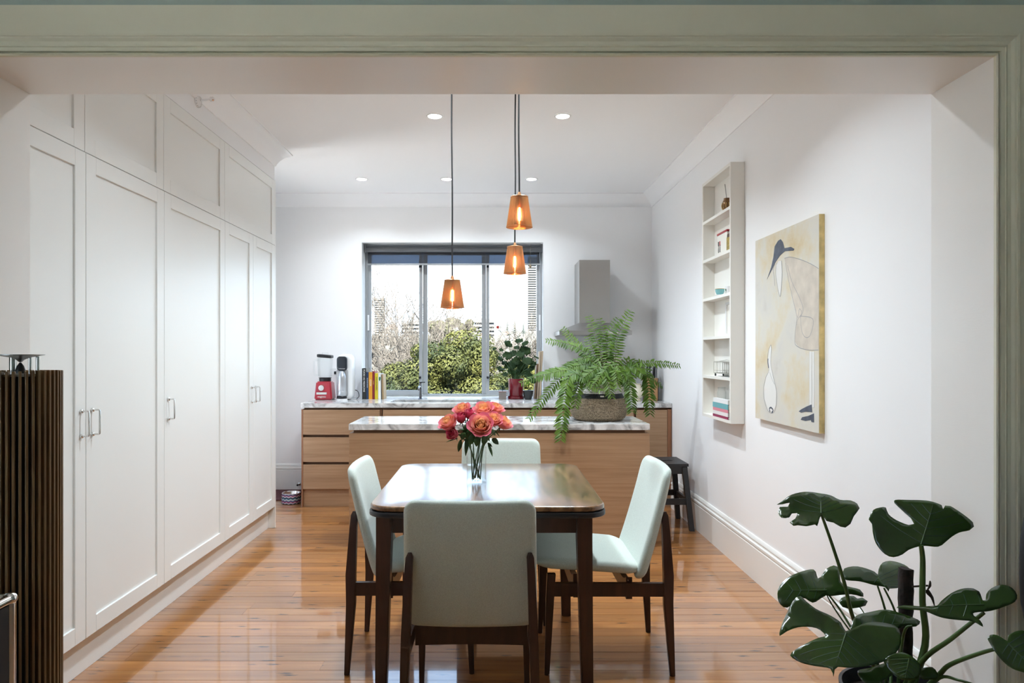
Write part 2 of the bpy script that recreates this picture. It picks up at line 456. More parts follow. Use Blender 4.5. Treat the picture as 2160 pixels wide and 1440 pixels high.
# linings of the opening
struct(obj('trim_1', bx(OXL - 0.02, OXL, YP0, YP1 + 0.004, 0, OZ), M['lining']))
struct(obj('trim_2', bx(OXR, OXR + 0.02, YP0, YP1 + 0.004, 0, OZ), M['lining']))
struct(obj('trim_3', bx(OXL - 0.02, OXR + 0.02, YP0, YP1 + 0.004, OZ, OZ + 0.02), M['lining']))
# moulded architrave (offset from the opening, projection towards the viewer)
AP = [(0, 0), (0, 0.010), (0.004, 0.013), (0.008, 0.010), (0.0085, 0.004), (0.011, 0.004), (0.0115, 0.013), (0.022, 0.014), (0.0235, 0.017), (0.029, 0.014), (0.038, 0.015),
      (0.045, 0.020), (0.050, 0.021), (0.0505, 0.024), (0.0566, 0.025), (0.057, 0.022), (0.138, 0.022), (0.138, 0)]
def arch_side(sx, x0):
    rings = []
    for z_of in (lambda s: 0.0, lambda s: OZ + s):
        rings.append([Vector((x0 + sx * s, YP0 - t, z_of(s))) for s, t in AP])
    return profile_sweep(nb(), rings)
struct(obj('trim_4', arch_side(1, OXR), M['architrave'], smooth=20))
struct(obj('trim_5', arch_side(-1, OXL), M['architrave'], smooth=20))
rings = [[Vector((xf(s), YP0 - t, OZ + s)) for s, t in AP] for xf in (lambda s: OXL - s, lambda s: OXR + s)]
struct(obj('trim_6', profile_sweep(nb(), rings), M['architrave'], smooth=20))
# the room on the viewer's side
SW0, SW1, SZ0, SZ1 = -2.3, -0.1, 0.8, 2.15        # its unseen window in the left wall, added for fill light
bm = nb(); box(bm, LX0 - 0.1, LX0, LY0, SW0, 0, ZC); box(bm, LX0 - 0.1, LX0, SW1, YP1, 0, ZC); box(bm, LX0 - 0.1, LX0, SW0, SW1, 0, SZ0); box(bm, LX0 - 0.1, LX0, SW0, SW1, SZ1, ZC)
struct(obj('wall_living_left', bm, M['sage']))
struct(obj('wall_living_right', bx(LX1, LX1 + 0.1, LY0, YP1, 0, ZC), M['sage']))
struct(obj('wall_living_rear', bx(LX0, LX1, LY0 - 0.1, LY0, 0, ZC), M['sage']))
# cornices
CP = [(0, 0), (0, -0.118), (0.008, -0.118), (0.012, -0.104), (0.030, -0.072), (0.062, -0.036), (0.092, -0.020), (0.102, -0.010), (0.110, -0.008), (0.110, 0)]
struct(obj('trim_7', profile_sweep(nb(), [[Vector((XR - o, YP1 + 0.004, ZC + e_)) for o, e_ in CP], [Vector((XR - o, YB - o, ZC + e_)) for o, e_ in CP]]), M['ceiling'], smooth=50))
struct(obj('trim_8', profile_sweep(nb(), [[Vector((XL, YB - o, ZC + e_)) for o, e_ in CP], [Vector((XR - o, YB - o, ZC + e_)) for o, e_ in CP]]), M['ceiling'], smooth=50))
# bulkhead above the cupboards, with its cornice returned at the far end
struct(obj('wall_bulkhead', bx(XL, CX - 0.004, YP1 + 0.004, CY1, 2.703, ZC), M['wall']))
struct(obj('trim_9', profile_sweep(nb(), [[Vector((CX - 0.004 + o, YP1 + 0.004, ZC + e_)) for o, e_ in CP], [Vector((CX - 0.004 + o, CY1 + o, ZC + e_)) for o, e_ in CP],
                                          [Vector((XL, CY1 + o, ZC + e_)) for o, e_ in CP]]), M['ceiling'], smooth=50))
# skirting boards
SP = [(0, 0), (0.018, 0), (0.018, 0.195), (0.013, 0.198), (0.013, 0.205), (0.019, 0.208), (0.019, 0.222), (0.012, 0.228), (0.010, 0.236), (0.014, 0.240), (0.012, 0.252), (0.005, 0.262), (0, 0.262)]
struct(obj('baseboard_right', profile_sweep(nb(), [[Vector((XR - o, YP1 + 0.004, z)) for o, z in SP], [Vector((XR - o, 6.005, z)) for o, z in SP]]), M['trim'], smooth=30))
struct(obj('baseboard_back', profile_sweep(nb(), [[Vector((XL, YB - o, z)) for o, z in SP], [Vector((-1.72, YB - o, z)) for o, z in SP]]), M['trim'], smooth=30))

# ------------------------------------------------------------------ kitchen window
YF = 7.00                                          # front of the aluminium frame
w1 = bpy.data.objects.new('window_1', None); COL.objects.link(w1); w1.location = ((WX0 + WX1) / 2, YF, WZ0); WO[w1] = Vector(w1.location); w1['kind'] = 'structure'
def wx(px): return XD(px, YF)
def wz(py): return ZD(py, YF)
fx0, fx1, fz0, fz1 = WX0 + 0.002, WX1 - 0.002, WZ0 + 0.004, WZ1 - 0.002
bm = nb(); box(bm, fx0, wx(776), YF, YF + 0.06, fz0, fz1, 0.003); box(bm, wx(1139), fx1, YF, YF + 0.06, fz0, fz1, 0.003)
box(bm, wx(776), wx(1139), YF, YF + 0.06, fz0, fz0 + 0.012, 0.002); box(bm, wx(776), wx(1139), YF, YF + 0.06, fz1 - 0.05, fz1, 0.003)
obj('frame', bm, M['aluminium'], w1)
def sash(name, xa, xb, yo, bot, stile_l, stile_r):
    bm = nb(); z0, z1 = fz0 + 0.013, fz1 - 0.051
    box(bm, xa, xa + stile_l, YF + yo, YF + yo + 0.028, z0, z1, 0.002); box(bm, xb - stile_r, xb, YF + yo, YF + yo + 0.028, z0, z1, 0.002)
    box(bm, xa + stile_l, xb - stile_r, YF + yo, YF + yo + 0.028, z0, z0 + bot, 0.002); box(bm, xa + stile_l, xb - stile_r, YF + yo, YF + yo + 0.028, z1 - 0.04, z1, 0.002)
    s = obj(name, bm, M['aluminium'], w1)
    bm = bx(xa + stile_l - 0.004, xb - stile_r + 0.004, YF + yo + 0.012, YF + yo + 0.016, z0 + bot - 0.004, z1 - 0.036)
    obj('pane', bm, M['glass'], s)
    return s
s1 = sash('sash', wx(776.5), wx(891), 0.001, 0.045, wx(783) - wx(776.5), wx(891) - wx(884))
s2 = sash('sash', wx(891.5), wx(1025), 0.031, 0.006, wx(901) - wx(891.5), wx(1025) - wx(1016))
s3 = sash('sash', wx(1025.5), wx(1138.5), 0.001, 0.045, wx(1032) - wx(1025.5), wx(1138.5) - wx(1132))
for s_, px in ((s1, 777.0), (s3, 1138.0)):
    bm = bx(wx(px) - 0.009 + 0.002, wx(px) + 0.009 + 0.002, YF - 0.010, YF + 0.0005, wz(697), wz(664), 0.003)
    h_ = obj('latch_plate', bm, M['white'], s_)
for s_, px, py in ((s1, 886, 562), (s1, 886, 796), (s3, 1029, 562), (s3, 1029, 796)):
    obj('stop', bx(wx(px) - 0.012, wx(px) + 0.012, YF - 0.012, YF + 0.0005, wz(py) - 0.012, wz(py) + 0.012, 0.003), M['black'], s_)
struct(obj('trim_10', bx(WX0, WX1, YB - 0.001, YF - 0.001, WZ1 - 0.0015, WZ1 + 0.004), M['reveal']))  # lining boards added so the reveals reflect more window light
struct(obj('trim_11', bx(WX0 - 0.004, WX0 + 0.0015, YB - 0.001, YF - 0.001, WZ0, WZ1), M['reveal']))
struct(obj('trim_12', bx(WX1 - 0.0015, WX1 + 0.004, YB - 0.001, YF - 0.001, WZ0, WZ1), M['reveal']))
struct(obj('window_sill', bx(WX0, WX1, YB - 0.001, YB + 0.24, WZ0 - 0.0195, WZ0), M['white']))
portal('window_portal', ((WX0 + WX1) / 2, YB + 0.28, (WZ0 + WZ1) / 2), (-PI / 2, 0, 0), WX1 - WX0, WZ1 - WZ0)
# glazed side door at the far left, out of sight behind the cupboards
dr = bpy.data.objects.new('door_1', None); COL.objects.link(dr); dr.location = (XL - 0.06, (GY0 + GY1) / 2, 0); WO[dr] = Vector(dr.location); dr['kind'] = 'structure'
bm = nb(); box(bm, XL - 0.09, XL - 0.04, GY0, GY0 + 0.09, 0, GZ); box(bm, XL - 0.09, XL - 0.04, GY1 - 0.09, GY1, 0, GZ)
box(bm, XL - 0.09, XL - 0.04, GY0 + 0.09, GY1 - 0.09, 0, 0.2); box(bm, XL - 0.09, XL - 0.04, GY0 + 0.09, GY1 - 0.09, GZ - 0.09, GZ)
obj('door_frame', bm, M['trim'], dr)
obj('pane', bx(XL - 0.068, XL - 0.064, GY0 + 0.09, GY1 - 0.09, 0.2, GZ - 0.09), thin_glass('tinted_door_glass', (0.92, 0.93, 0.94)), dr)
portal('door_portal', (XL - 0.13, (GY0 + GY1) / 2, GZ / 2), (0, -PI / 2, 0), GZ, GY1 - GY0)
# unseen window of the viewer's room, added and sized for sky fill
w2 = bpy.data.objects.new('fill_window', None); COL.objects.link(w2); w2.location = (LX0 - 0.05, (SW0 + SW1) / 2, SZ0); WO[w2] = Vector(w2.location); w2['kind'] = 'structure'
bm = nb()
for a, b in ((SW0, SW0 + 0.06), ((SW0 + SW1) / 2 - 0.03, (SW0 + SW1) / 2 + 0.03), (SW1 - 0.06, SW1)): box(bm, LX0 - 0.08, LX0 - 0.03, a, b, SZ0, SZ1)
for za, zb in ((SZ0, SZ0 + 0.06), (SZ1 - 0.06, SZ1)):
    box(bm, LX0 - 0.08, LX0 - 0.03, SW0 + 0.06, (SW0 + SW1) / 2 - 0.03, za, zb); box(bm, LX0 - 0.08, LX0 - 0.03, (SW0 + SW1) / 2 + 0.03, SW1 - 0.06, za, zb)
obj('frame', bm, M['trim'], w2)
for a, b in ((SW0 + 0.06, (SW0 + SW1) / 2 - 0.03), ((SW0 + SW1) / 2 + 0.03, SW1 - 0.06)):
    obj('pane', bx(LX0 - 0.058, LX0 - 0.054, a, b, SZ0 + 0.06, SZ1 - 0.06), M['glass'], w2)
portal('living_portal', (LX0 - 0.12, (SW0 + SW1) / 2, (SZ0 + SZ1) / 2), (0, -PI / 2, 0), SZ1 - SZ0, SW1 - SW0)

# ------------------------------------------------------------------ recessed ceiling lights
def downlight(x, y, label, dim=1.0):
    t = thing('downlight', (x, y, ZC), label, 'downlight', 'recessed ceiling downlights')
    obj('trim_ring', lathe(nb(), [(0.043, -0.0005), (0.045, -0.006), (0.052, -0.005), (0.056, -0.0005)], (x, y, ZC), 28), M['white'], t, smooth=40)
    obj('lens', lathe(nb(), [(0, -0.002), (0.043, -0.002)], (x, y, ZC), 28), M['lamp'], t)
    l = bpy.data.lights.new('downlight_beam', 'AREA'); l.shape = 'DISK'; l.size = 0.085; l.energy = DOWNLIGHT_W * dim; l.color = (0.81, 0.92, 1.0); l.spread = math.radians(130)
    o = bpy.data.objects.new('downlight_beam', l); COL.objects.link(o); o.parent = t; o.location = (0, 0, -0.008)
for px, py, lab in ((917, 244, 'round recessed downlight nearer the viewer, left of the hanging cords'), (1187, 244, 'round recessed downlight nearer the viewer, right of the hanging cords'),
                    (763, 377, 'small recessed downlight in the far row, leftmost of three'), (942, 377, 'small recessed downlight in the far row, middle, touching a pendant cord'),
                    (1121, 377, 'small recessed downlight in the far row, rightmost of three')):
    d = F * (ZC - H) / (VPY - py)
    downlight(XD(px, d), d, lab, 0.45 if py > 300 else 1.2)
for x, lab in ((-0.50, 'left'), (0.50, 'right')): downlight(x, 3.0, 'recessed downlight hidden above the opening, %s of the table' % lab)

# ================================================================== WHITE CUPBOARDS (left)
def shaker_door(root, ya, yb, z0, z1, fw=0.072, handle_y=None):
    g = 0.0015; ya += g; yb -= g; z0 += g; z1 -= g
    x0, x1 = CX - 0.021, CX
    bm = nb()
    box(bm, x0, x1, ya, ya + fw, z0, z1, 0.0012, 1); box(bm, x0, x1, yb - fw, yb, z0, z1, 0.0012, 1)
    box(bm, x0, x1, ya + fw, yb - fw, z0, z0 + fw, 0.0012, 1); box(bm, x0, x1, ya + fw, yb - fw, z1 - fw, z1, 0.0012, 1)
    d = obj('door', bm, M['cupboard'], root)
    obj('panel', bx(x0, CX - 0.009, ya + fw - 0.001, yb - fw + 0.001, z0 + fw - 0.001, z1 - fw + 0.001), M['cupboard'], d)
    if handle_y is not None:
        za, zb = 1.017, 1.120
        bm = nb()
        for z in (za, zb):
            lathe(bm, [(0, 0), (0.0085, 0), (0.0085, 0.008), (0.006, 0.0105), (0.004, 0.0115), (0, 0.0115)], (CX + 0.0005, handle_y, z), 12, axis='X')
        xb_ = CX + 0.034
        tube(bm, [(CX + 0.01, handle_y, za), (xb_ - 0.006, handle_y, za), (xb_ - 0.0015, handle_y, za + 0.0015), (xb_, handle_y, za + 0.006), (xb_, handle_y, zb - 0.006), (xb_ - 0.0015, handle_y, zb - 0.0015), (xb_ - 0.006, handle_y, zb), (CX + 0.01, handle_y, zb)], 0.0038, 8)
        obj('handle', bm, M['nickel'], d, smooth=40)
def cupboard(name, ya, yb, z0, z1, doors, label, group):
    t = thing(name, ((XL + CX) / 2, (ya + yb) / 2, z0), label, 'cupboard', group)
    bm = bx(XL + 0.004, CX - 0.023, ya + 0.001, yb - 0.001, z0 + 0.001, z1 - 0.001)
    obj('body', bm, M['gap'], t)
    for a, b, h_ in doors: shaker_door(t, a, b, z0, z1, handle_y=h_)
    return t
ZK, ZS, ZT = 0.166, 2.198, 2.700
gt, go = 'tall white pantry cupboards', 'white overhead cupboards'
cupboard('tall_cupboard', YP1 + 0.006, 3.53, ZK, ZS, [(YP1 + 0.006, 2.853, 2.815), (2.853, 3.53, 2.893)], 'tall white double-door cupboard nearest the viewer with paired handles', gt)
cupboard('tall_cupboard', 3.53, 4.325, ZK, ZS, [(3.53, 4.325, 3.568)], 'tall white single-door cupboard between the two double-door ones', gt)
tl = cupboard('tall_cupboard', 4.325, CY1, ZK, ZS, [(4.325, 4.83, 4.79), (4.83, CY1, 4.87)], 'tall white double-door cupboard with two narrow doors, farthest from the viewer', gt)
obj('end_panel', bx(XL + 0.004, CX, CY1 + 0.0002, CY1 + 0.018, 0.001, 2.70), M['cupboard'], tl)
cupboard('overhead_cupboard', YP1 + 0.006, 2.845, ZS, ZT, [(YP1 + 0.006, 2.845, None)], 'white overhead cupboard nearest the viewer, partly cut off by the beam', go)
cupboard('overhead_cupboard', 2.845, 3.523, ZS, ZT, [(2.845, 3.523, None)], 'white overhead cupboard, second from the viewer, top corner under the beam', go)
cupboard('overhead_cupboard', 3.523, 4.32, ZS, ZT, [(3.523, 4.32, None)], 'white overhead cupboard, third from the viewer, below the chrome fitting', go)
cupboard('overhead_cupboard', 4.32, CY1, ZS, ZT, [(4.32, CY1, None)], 'white overhead cupboard farthest from the viewer, at the end of the row', go)
tag(obj('plinth', bx(XL + 0.004, CX - 0.052, YP1 + 0.006, CY1 - 0.001, 0.0006, ZK - 0.001), M['cupboard']), 'white recessed plinth along the floor under the tall cupboards', 'plinth')
# small chrome fitting on a ribbed disc on the bulkhead
fy, fz = 3.93, 2.815
t = thing('wall_fitting', (CX, fy, fz), 'small chrome fitting with curved arm on round ribbed plate above the cupboards', 'fitting')
bm = nb(); lathe(bm, [(0, 0), (0.042, 0), (0.042, 0.006), (0.030, 0.014), (0.016, 0.018), (0, 0.018)], (CX - 0.0035, fy, fz), 28, axis='X')
obj('plate', bm, M['white'], t, smooth=40)
bm = nb()
for k in range(16):
    a = 2 * PI * k / 16; c_ = Vector((CX + 0.006, fy + 0.034 * math.cos(a), fz + 0.034 * math.sin(a)))
    tube(bm, [c_ + Vector((0, -0.009 * math.cos(a), -0.009 * math.sin(a))), c_ + Vector((-0.002, 0.006 * math.cos(a), 0.006 * math.sin(a)))], 0.0028, 5)
obj('ribs', bm, M['steel'], t)
bm = nb(); tube(bm, smooth_line([(CX + 0.012, fy, fz), (CX + 0.05, fy, fz + 0.002), (CX + 0.075, fy, fz + 0.008)]), 0.006, 8)
lathe(bm, [(0, 0), (0.014, 0.002), (0.014, 0.016), (0.009, 0.026), (0, 0.028)], (CX + 0.07, fy, fz + 0.006), 12, axis='X')
obj('arm', bm, M['chrome'], t, smooth=40)

# ================================================================== BACK KITCHEN RUN
YC, ZTOP, TH = 6.03, 0.917, 0.0385
XC0, XC1 = XD(634, YC), XR - 0.004
def front(root, name, xa, xb, za, zb, y=YC + 0.004, th=0.018):
    g = 0.0015
    return obj(name, bx(xa + g, xb - g, y, y + th, za + g, zb - g, 0.001, 1), M['veneer'], root)
ux = lambda px: XD(px, YC + 0.004)
Zd = [ZD(864, YC), ZD(917, YC), ZD(922, YC), ZD(974.5, YC), ZD(979.5, YC), ZD(1032, YC)]
def unit(xa, xb, label, zc=None):
    t = thing('base_cabinet', ((xa + xb) / 2, YC + 0.35, 0), label, 'cabinet', 'timber base cabinets under the back worktop')
    obj('carcass', bx(xa + 0.001, xb - 0.001, YC + 0.045, YB - 0.003, 0.001, zc or ZTOP - TH - 0.001), M['neck'], t)
    obj('kickboard', bx(xa + 0.001, xb - 0.001, YC + 0.028, YC + 0.0445, 0.001, Zd[5] - 0.002), M['veneer'], t)
    return t
t = unit(ux(639), ux(804.5), 'timber drawer cabinet with three wide drawers beside the bowl')
for za, zb in ((Zd[1], Zd[0]), (Zd[3], Zd[2]), (Zd[5], Zd[4])): front(t, 'drawer', ux(639), ux(801.5), za, zb)
obj('end_panel', bx(ux(635.5), ux(638.8), YC + 0.008, YB - 0.02, 0.001, ZTOP - TH - 0.016), M['veneer_dark'], t)
obj('divider', bx(ux(802.5), ux(804.3), YC + 0.014, YC + 0.044, Zd[5], Zd[0]), M['veneer_dark'], t)
t = unit(ux(804.5), ux(1119), 'timber sink cabinet with two doors under the window, behind the island', 0.70)
obj('rail', bx(ux(804.5), ux(1119), YC + 0.045, YC + 0.06, 0.72, ZTOP - TH - 0.001), M['neck'], t)
front(t, 'door', ux(807), ux(962), Zd[5], Zd[0]); front(t, 'door', ux(962), ux(1118), Zd[5], Zd[0])
t = unit(ux(1119), ux(1339), 'timber cabinet behind the fern with two doors')
front(t, 'door', ux(1120.5), ux(1229), Zd[5], Zd[0]); front(t, 'door', ux(1229), ux(1336.5), Zd[5], Zd[0])
obj('divider', bx(ux(1337), ux(1338.8), YC + 0.014, YC + 0.044, Zd[5], Zd[0]), M['veneer_dark'], t)
t = unit(ux(1339), XC1 - 0.001, 'narrow timber cabinet with tall plain door against the right wall')
front(t, 'door', ux(1341.5), ux(1408), Zd[5], Zd[0])
obj('end_panel', bx(ux(1408.6), XC1 - 0.001, YC + 0.008, YC + 0.0445, Zd[5], ZTOP - TH - 0.016), M['veneer_dark'], t)
# worktop with the sink cut-out
SX0, SX1, SY0, SY1 = XD(833, 6.48), XD(1035, 6.48), 6.14, 6.50
zt0 = ZTOP - TH
bm = nb()
box(bm, XC0, SX0, YC, YB - 0.002, zt0, ZTOP); box(bm, SX1, XC1, YC, YB - 0.002, zt0, ZTOP)
box(bm, SX0, SX1, YC, SY0, zt0, ZTOP); box(bm, SX0, SX1, SY1, YB - 0.002, zt0, ZTOP)
bmesh.ops.remove_doubles(bm, verts=bm.verts, dist=1e-5)
tag(obj('worktop', bm, M['marble']), 'long grey marble worktop under the window', 'worktop')
bm = nb()
g = 0.001
box(bm, SX0 + g, SX0 + 0.004, SY0 + g, SY1 - g, 0.72, zt0 + 0.012); box(bm, SX1 - 0.004, SX1 - g, SY0 + g, SY1 - g, 0.72, zt0 + 0.012)
box(bm, SX0 + 0.004, SX1 - 0.004, SY0 + g, SY0 + 0.004, 0.72, zt0 + 0.012); box(bm, SX0 + 0.004, SX1 - 0.004, SY1 - 0.004, SY1 - g, 0.72, zt0 + 0.012)
box(bm, SX0 + g, SX1 - g, SY0 + g, SY1 - g, 0.715, 0.72)
tag(obj('sink', bm, M['steel']), 'steel sink set into the marble worktop below the window', 'sink')
# tap
M['tap_dark'] = mat('gunmetal', (0.18, 0.18, 0.19), 0.22, 1.0)
tx, ty = XD(887, 6.60), 6.60
t = thing('tap', (tx, ty, ZTOP), 'small chrome kitchen tap with dark lever in front of the window', 'tap')
bm = nb(); lathe(bm, [(0, 0.0005), (0.022, 0.0005), (0.022, 0.006), (0.014, 0.010), (0.014, 0.145), (0.010, 0.150), (0, 0.150)], (tx, ty, ZTOP), 16)
tube(bm, smooth_line([(tx, ty, ZTOP + 0.11), (tx, ty - 0.08, ZTOP + 0.125), (tx, ty - 0.15, ZTOP + 0.115), (tx, ty - 0.16, ZTOP + 0.09)]), 0.009, 10)
obj('body', bm, M['tap_dark'], t, smooth=40)
bm = nb(); tube(bm, [(tx, ty, ZTOP + 0.152), (tx, ty, ZTOP + 0.165)], 0.013, 12); tube(bm, [(tx, ty, ZTOP + 0.16), (tx + 0.045, ty, ZTOP + 0.162)], 0.005, 8)
obj('lever', bm, M['black'], t, smooth=40)

# ================================================================== ISLAND
YI, ZI = 4.785, 0.864
IX0, IX1, IYB = XD(735.5, 4.78), XD(1371, 4.78), 5.37
t = thing('kitchen_island', ((IX0 + IX1) / 2, 5.08, 0), 'timber-clad kitchen island behind the dining table', 'island')
zl = ZD(913.5, YI)
obj('front_panel', bx(IX0 + 0.001, IX1 - 0.001, YI, YI + 0.02, 0.001, zl, 0.001, 1), M['veneer'], t)
for xa, xb in ((IX0 + 0.001, IX0 + 0.021), (IX1 - 0.021, IX1 - 0.001)):
    obj('end_panel', bx(xa, xb, YI + 0.0205, IYB - 0.01, 0.001, zl, 0.001, 1), M['veneer'], t)
obj('carcass', bx(IX0 + 0.028, IX1 - 0.028, YI + 0.03, IYB - 0.02, 0.001, ZI - 0.044), M['neck'], t)
for k in range(4):
    a = IX0 + 0.024 + k * (IX1 - IX0 - 0.048) / 4; b = a + (IX1 - IX0 - 0.048) / 4
    obj('door', bx(a + 0.0015, b - 0.0015, IYB - 0.0195, IYB - 0.002, 0.10, zl), M['veneer'], t)
tag(obj('island_worktop', bx(IX0, IX1, YI - 0.005, IYB, ZI - 0.043, ZI, 0.0015, 1), M['marble']), 'grey marble slab on top of the island, holding the fern', 'worktop')

# ================================================================== RANGEHOOD
hx0, hx1 = XD(1212, YB), XD(1212, YB) + XD(1286, 6.40) - XD(1221, 6.40)
t = thing('rangehood', ((hx0 + hx1) / 2, YB, ZD(706, 6.27)), 'stainless steel rangehood with square chimney on the back wall', 'rangehood')
hz = ZD(706, 6.27)
obj('chimney', bx(hx0, hx1, 6.42, YB - 0.001, hz + 0.115, ZD(548, 6.42), 0.001, 1), M['steel'], t)
cx0, cx1 = XD(1180, 6.27), XD(1333, 6.27)
bm = nb(); hexa(bm, [Vector((cx0, 6.27, hz + 0.038)), Vector((cx1, 6.27, hz + 0.038)), Vector((cx1, YB - 0.001, hz + 0.038)), Vector((cx0, YB - 0.001, hz + 0.038))],
     [Vector((hx0 - 0.006, 6.412, hz + 0.114)), Vector((hx1 + 0.006, 6.412, hz + 0.114)), Vector((hx1 + 0.006, YB - 0.001, hz + 0.114)), Vector((hx0 - 0.006, YB - 0.001, hz + 0.114))])
obj('canopy', bm, M['steel'], t)
lip = obj('lip', bx(cx0, cx1, 6.27, YB - 0.001, hz, hz + 0.0375, 0.001, 1), M['steel'], t)
for k in range(4):
    obj('button', bx(XD(1285, 6.27) + k * 0.022, XD(1285, 6.27) + 0.012 + k * 0.022, 6.266, 6.2698, hz + 0.012, hz + 0.024), M['chrome'], lip)

# ================================================================== DINING TABLE
TX, TY0, TY1, TZ, TWID = -0.028, 2.625, 3.655, 0.770, 0.925
tcy = (TY0 + TY1) / 2
t = thing('dining_table', (TX, tcy, 0), 'square dining table with polished figured timber top and dark legs', 'table')
bm = slab(nb(), TWID, TY1 - TY0, 0.022, 0.085, 0.007, lambda u, v, z_: Vector((TX + u, tcy + v, TZ - 0.011 + z_)), nc=8, rings=2, sub=1)
obj('table_top', bm, M['table_wood'], t, smooth=40)
bm = slab(nb(), TWID + 0.008, TY1 - TY0 + 0.008, 0.022, 0.088, 0.005, lambda u, v, z_: Vector((TX + u, tcy + v, TZ - 0.0345 + z_)), nc=8, rings=2, sub=1)
obj('lower_edge', bm, M['ebony'], t, smooth=40)
az0, az1 = 0.640, TZ - 0.046
lx0, lx1, ly0, ly1 = XD(811, 2.74), XD(1232, 2.74), 2.745, TY1 - 0.11
for x, sx in ((lx0, -1), (lx1, 1)):
    for y_, sy in ((ly0, -1), (ly1, 1)):
        bm = leg(nb(), [(Vector((x + sx * 0.012, y_ + sy * 0.006, 0.0005)), 0.046, 0.046), (Vector((x, y_, az0 - 0.02)), 0.060, 0.060), (Vector((x, y_, az1)), 0.062, 0.062)])
        bmesh.ops.bevel(bm, geom=[e_ for e_ in bm.edges if abs((e_.verts[0].co - e_.verts[1].co).normalized().z) > 0.8], offset=0.006, segments=2, affect='EDGES')
        obj('leg', bm, M['dark_wood'], t, smooth=40)
for y_ in (ly0, ly1): obj('apron', bx(lx0 + 0.032, lx1 - 0.032, y_ - 0.011, y_ + 0.011, az0, az1, 0.001, 1), M['dark_wood'], t)
for x in (lx0, lx1): obj('apron', bx(x - 0.011, x + 0.011, ly0 + 0.032, ly1 - 0.032, az0, az1, 0.001, 1), M['dark_wood'], t)

# ================================================================== CHAIRS (modelled facing +Y at the origin)
def make_chair():
    t = thing('dining_chair', (0, 0, 0), 'chair', 'chair', 'mint upholstered dining chairs around the table')
    def seat_w(u, v, w_):                          # u across, v front-back (+ front), w thickness
        k = v / 0.46
        zc = 0.452 + 0.030 * k + 0.022 * (k * 2) ** 2 * (1 if k < 0 else 0.15) * (0.0 if k > 0 else -0.2) + 0.014 * (2 * u / 0.47) ** 2
        edge = 1 - 0.35 * max(0, (abs(2 * v / 0.46) - 0.7) / 0.3)
        return Vector((u * (1.0 + 0.04 * k), 0.080 + v, zc + w_ * edge))
    obj('seat', slab(nb(), 0.475, 0.46, 0.050, 0.06, 0.022, seat_w, rings=7), M['mint'], t, smooth=60)
    def back_w(u, v, w_):                          # v vertical, w thickness (+ = front)
        k = v / 0.468
        wid = 1.0 - 0.05 * (k + 0.5)
        zz = 0.634 + v
        lean = -0.203 - 0.128 * k
        curve = 0.020 * (2 * u / 0.46) ** 2 - 0.012
        bow = -0.012 * (1 - (2 * k) ** 2) * 0.6
        th = 1.0 - 0.25 * (k + 0.5)
        return Vector((u * wid, lean + curve + bow + w_ * th, zz))
    obj('backrest', slab(nb(), 0.468, 0.468, 0.050, 0.045, 0.022, back_w, rings=7), M['mint'], t, smooth=60)
    for s in (-1, 1):
        bm = leg(nb(), [(Vector((s * 0.226, -0.272, 0.0005)), 0.020, 0.022), (Vector((s * 0.218, -0.256, 0.30)), 0.030, 0.040), (Vector((s * 0.214, -0.258, 0.42)), 0.030, 0.042),
                        (Vector((s * 0.207, -0.2480, 0.62)), 0.026, 0.030), (Vector((s * 0.204, -0.2455, 0.672)), 0.024, 0.026), (Vector((s * 0.203, -0.2450, 0.686)), 0.012, 0.014)])
        bmesh.ops.bevel(bm, geom=[e_ for e_ in bm.edges if abs((e_.verts[0].co - e_.verts[1].co).normalized().z) > 0.7], offset=0.004, segments=2, affect='EDGES')
        obj('leg', bm, M['dark_wood'], t, smooth=50)
        bm = leg(nb(), [(Vector((s * 0.216, 0.256, 0.0005)), 0.020, 0.020), (Vector((s * 0.211, 0.243, 0.33)), 0.032, 0.034), (Vector((s * 0.209, 0.237, 0.425)), 0.032, 0.036)])
        bmesh.ops.bevel(bm, geom=[e_ for e_ in bm.edges if abs((e_.verts[0].co - e_.verts[1].co).normalized().z) > 0.7], offset=0.004, segments=2, affect='EDGES')
        obj('leg', bm, M['dark_wood'], t, smooth=50)
        bm = nb(); hexa(bm, [Vector((s * 0.214 - 0.010, -0.243, 0.332)), Vector((s * 0.214 + 0.010, -0.243, 0.332)), Vector((s * 0.210 + 0.010, 0.225, 0.332)), Vector((s * 0.210 - 0.010, 0.225, 0.332))],
             [Vector((s * 0.214 - 0.010, -0.243, 0.388)), Vector((s * 0.214 + 0.010, -0.243, 0.388)), Vector((s * 0.210 + 0.010, 0.222, 0.388)), Vector((s * 0.210 - 0.010, 0.222, 0.388))])
        obj('side_rail', bm, M['dark_wood'], t)
    for y_, z0, z1 in ((-0.095, 0.318, 0.378), (0.130, 0.325, 0.392)):
        bm = nb(); N = 10
        ring = []
        for k in range(N + 1):
            x = -0.2005 + 0.401 * k / N; a = (2 * k / N - 1) ** 2
            ring.append([Vector((x, y_ - 0.013, z0 - 0.004 * a)), Vector((x, y_ + 0.013, z0 - 0.004 * a)), Vector((x, y_ + 0.013, z1 + 0.030 * a * a)), Vector((x, y_ - 0.013, z1 + 0.030 * a * a))])
        profile_sweep(bm, ring); obj('cross_rail', bm, M['dark_wood'], t, smooth=30)
    return t
chair = make_chair()
spots = [(-0.083, 2.552, 0.0, 'mint chair nearest the viewer, seen from behind with its back to us'),
         (0.478, 3.105, PI / 2, 'mint chair on the right of the table, facing left beside the black stool'),
         (-0.352, 3.116, -PI / 2, 'mint chair on the left of the table, tucked in and facing right'),
         (0.038, 3.668, PI, 'mint chair behind the table, only its backrest top showing past the vase')]
for i, (x, y_, rz, lab) in enumerate(spots):
    c = chair if i == 0 else copy_tree(chair)
    c.location = (x, y_, 0); c.rotation_euler = (0, 0, rz); c['label'] = lab

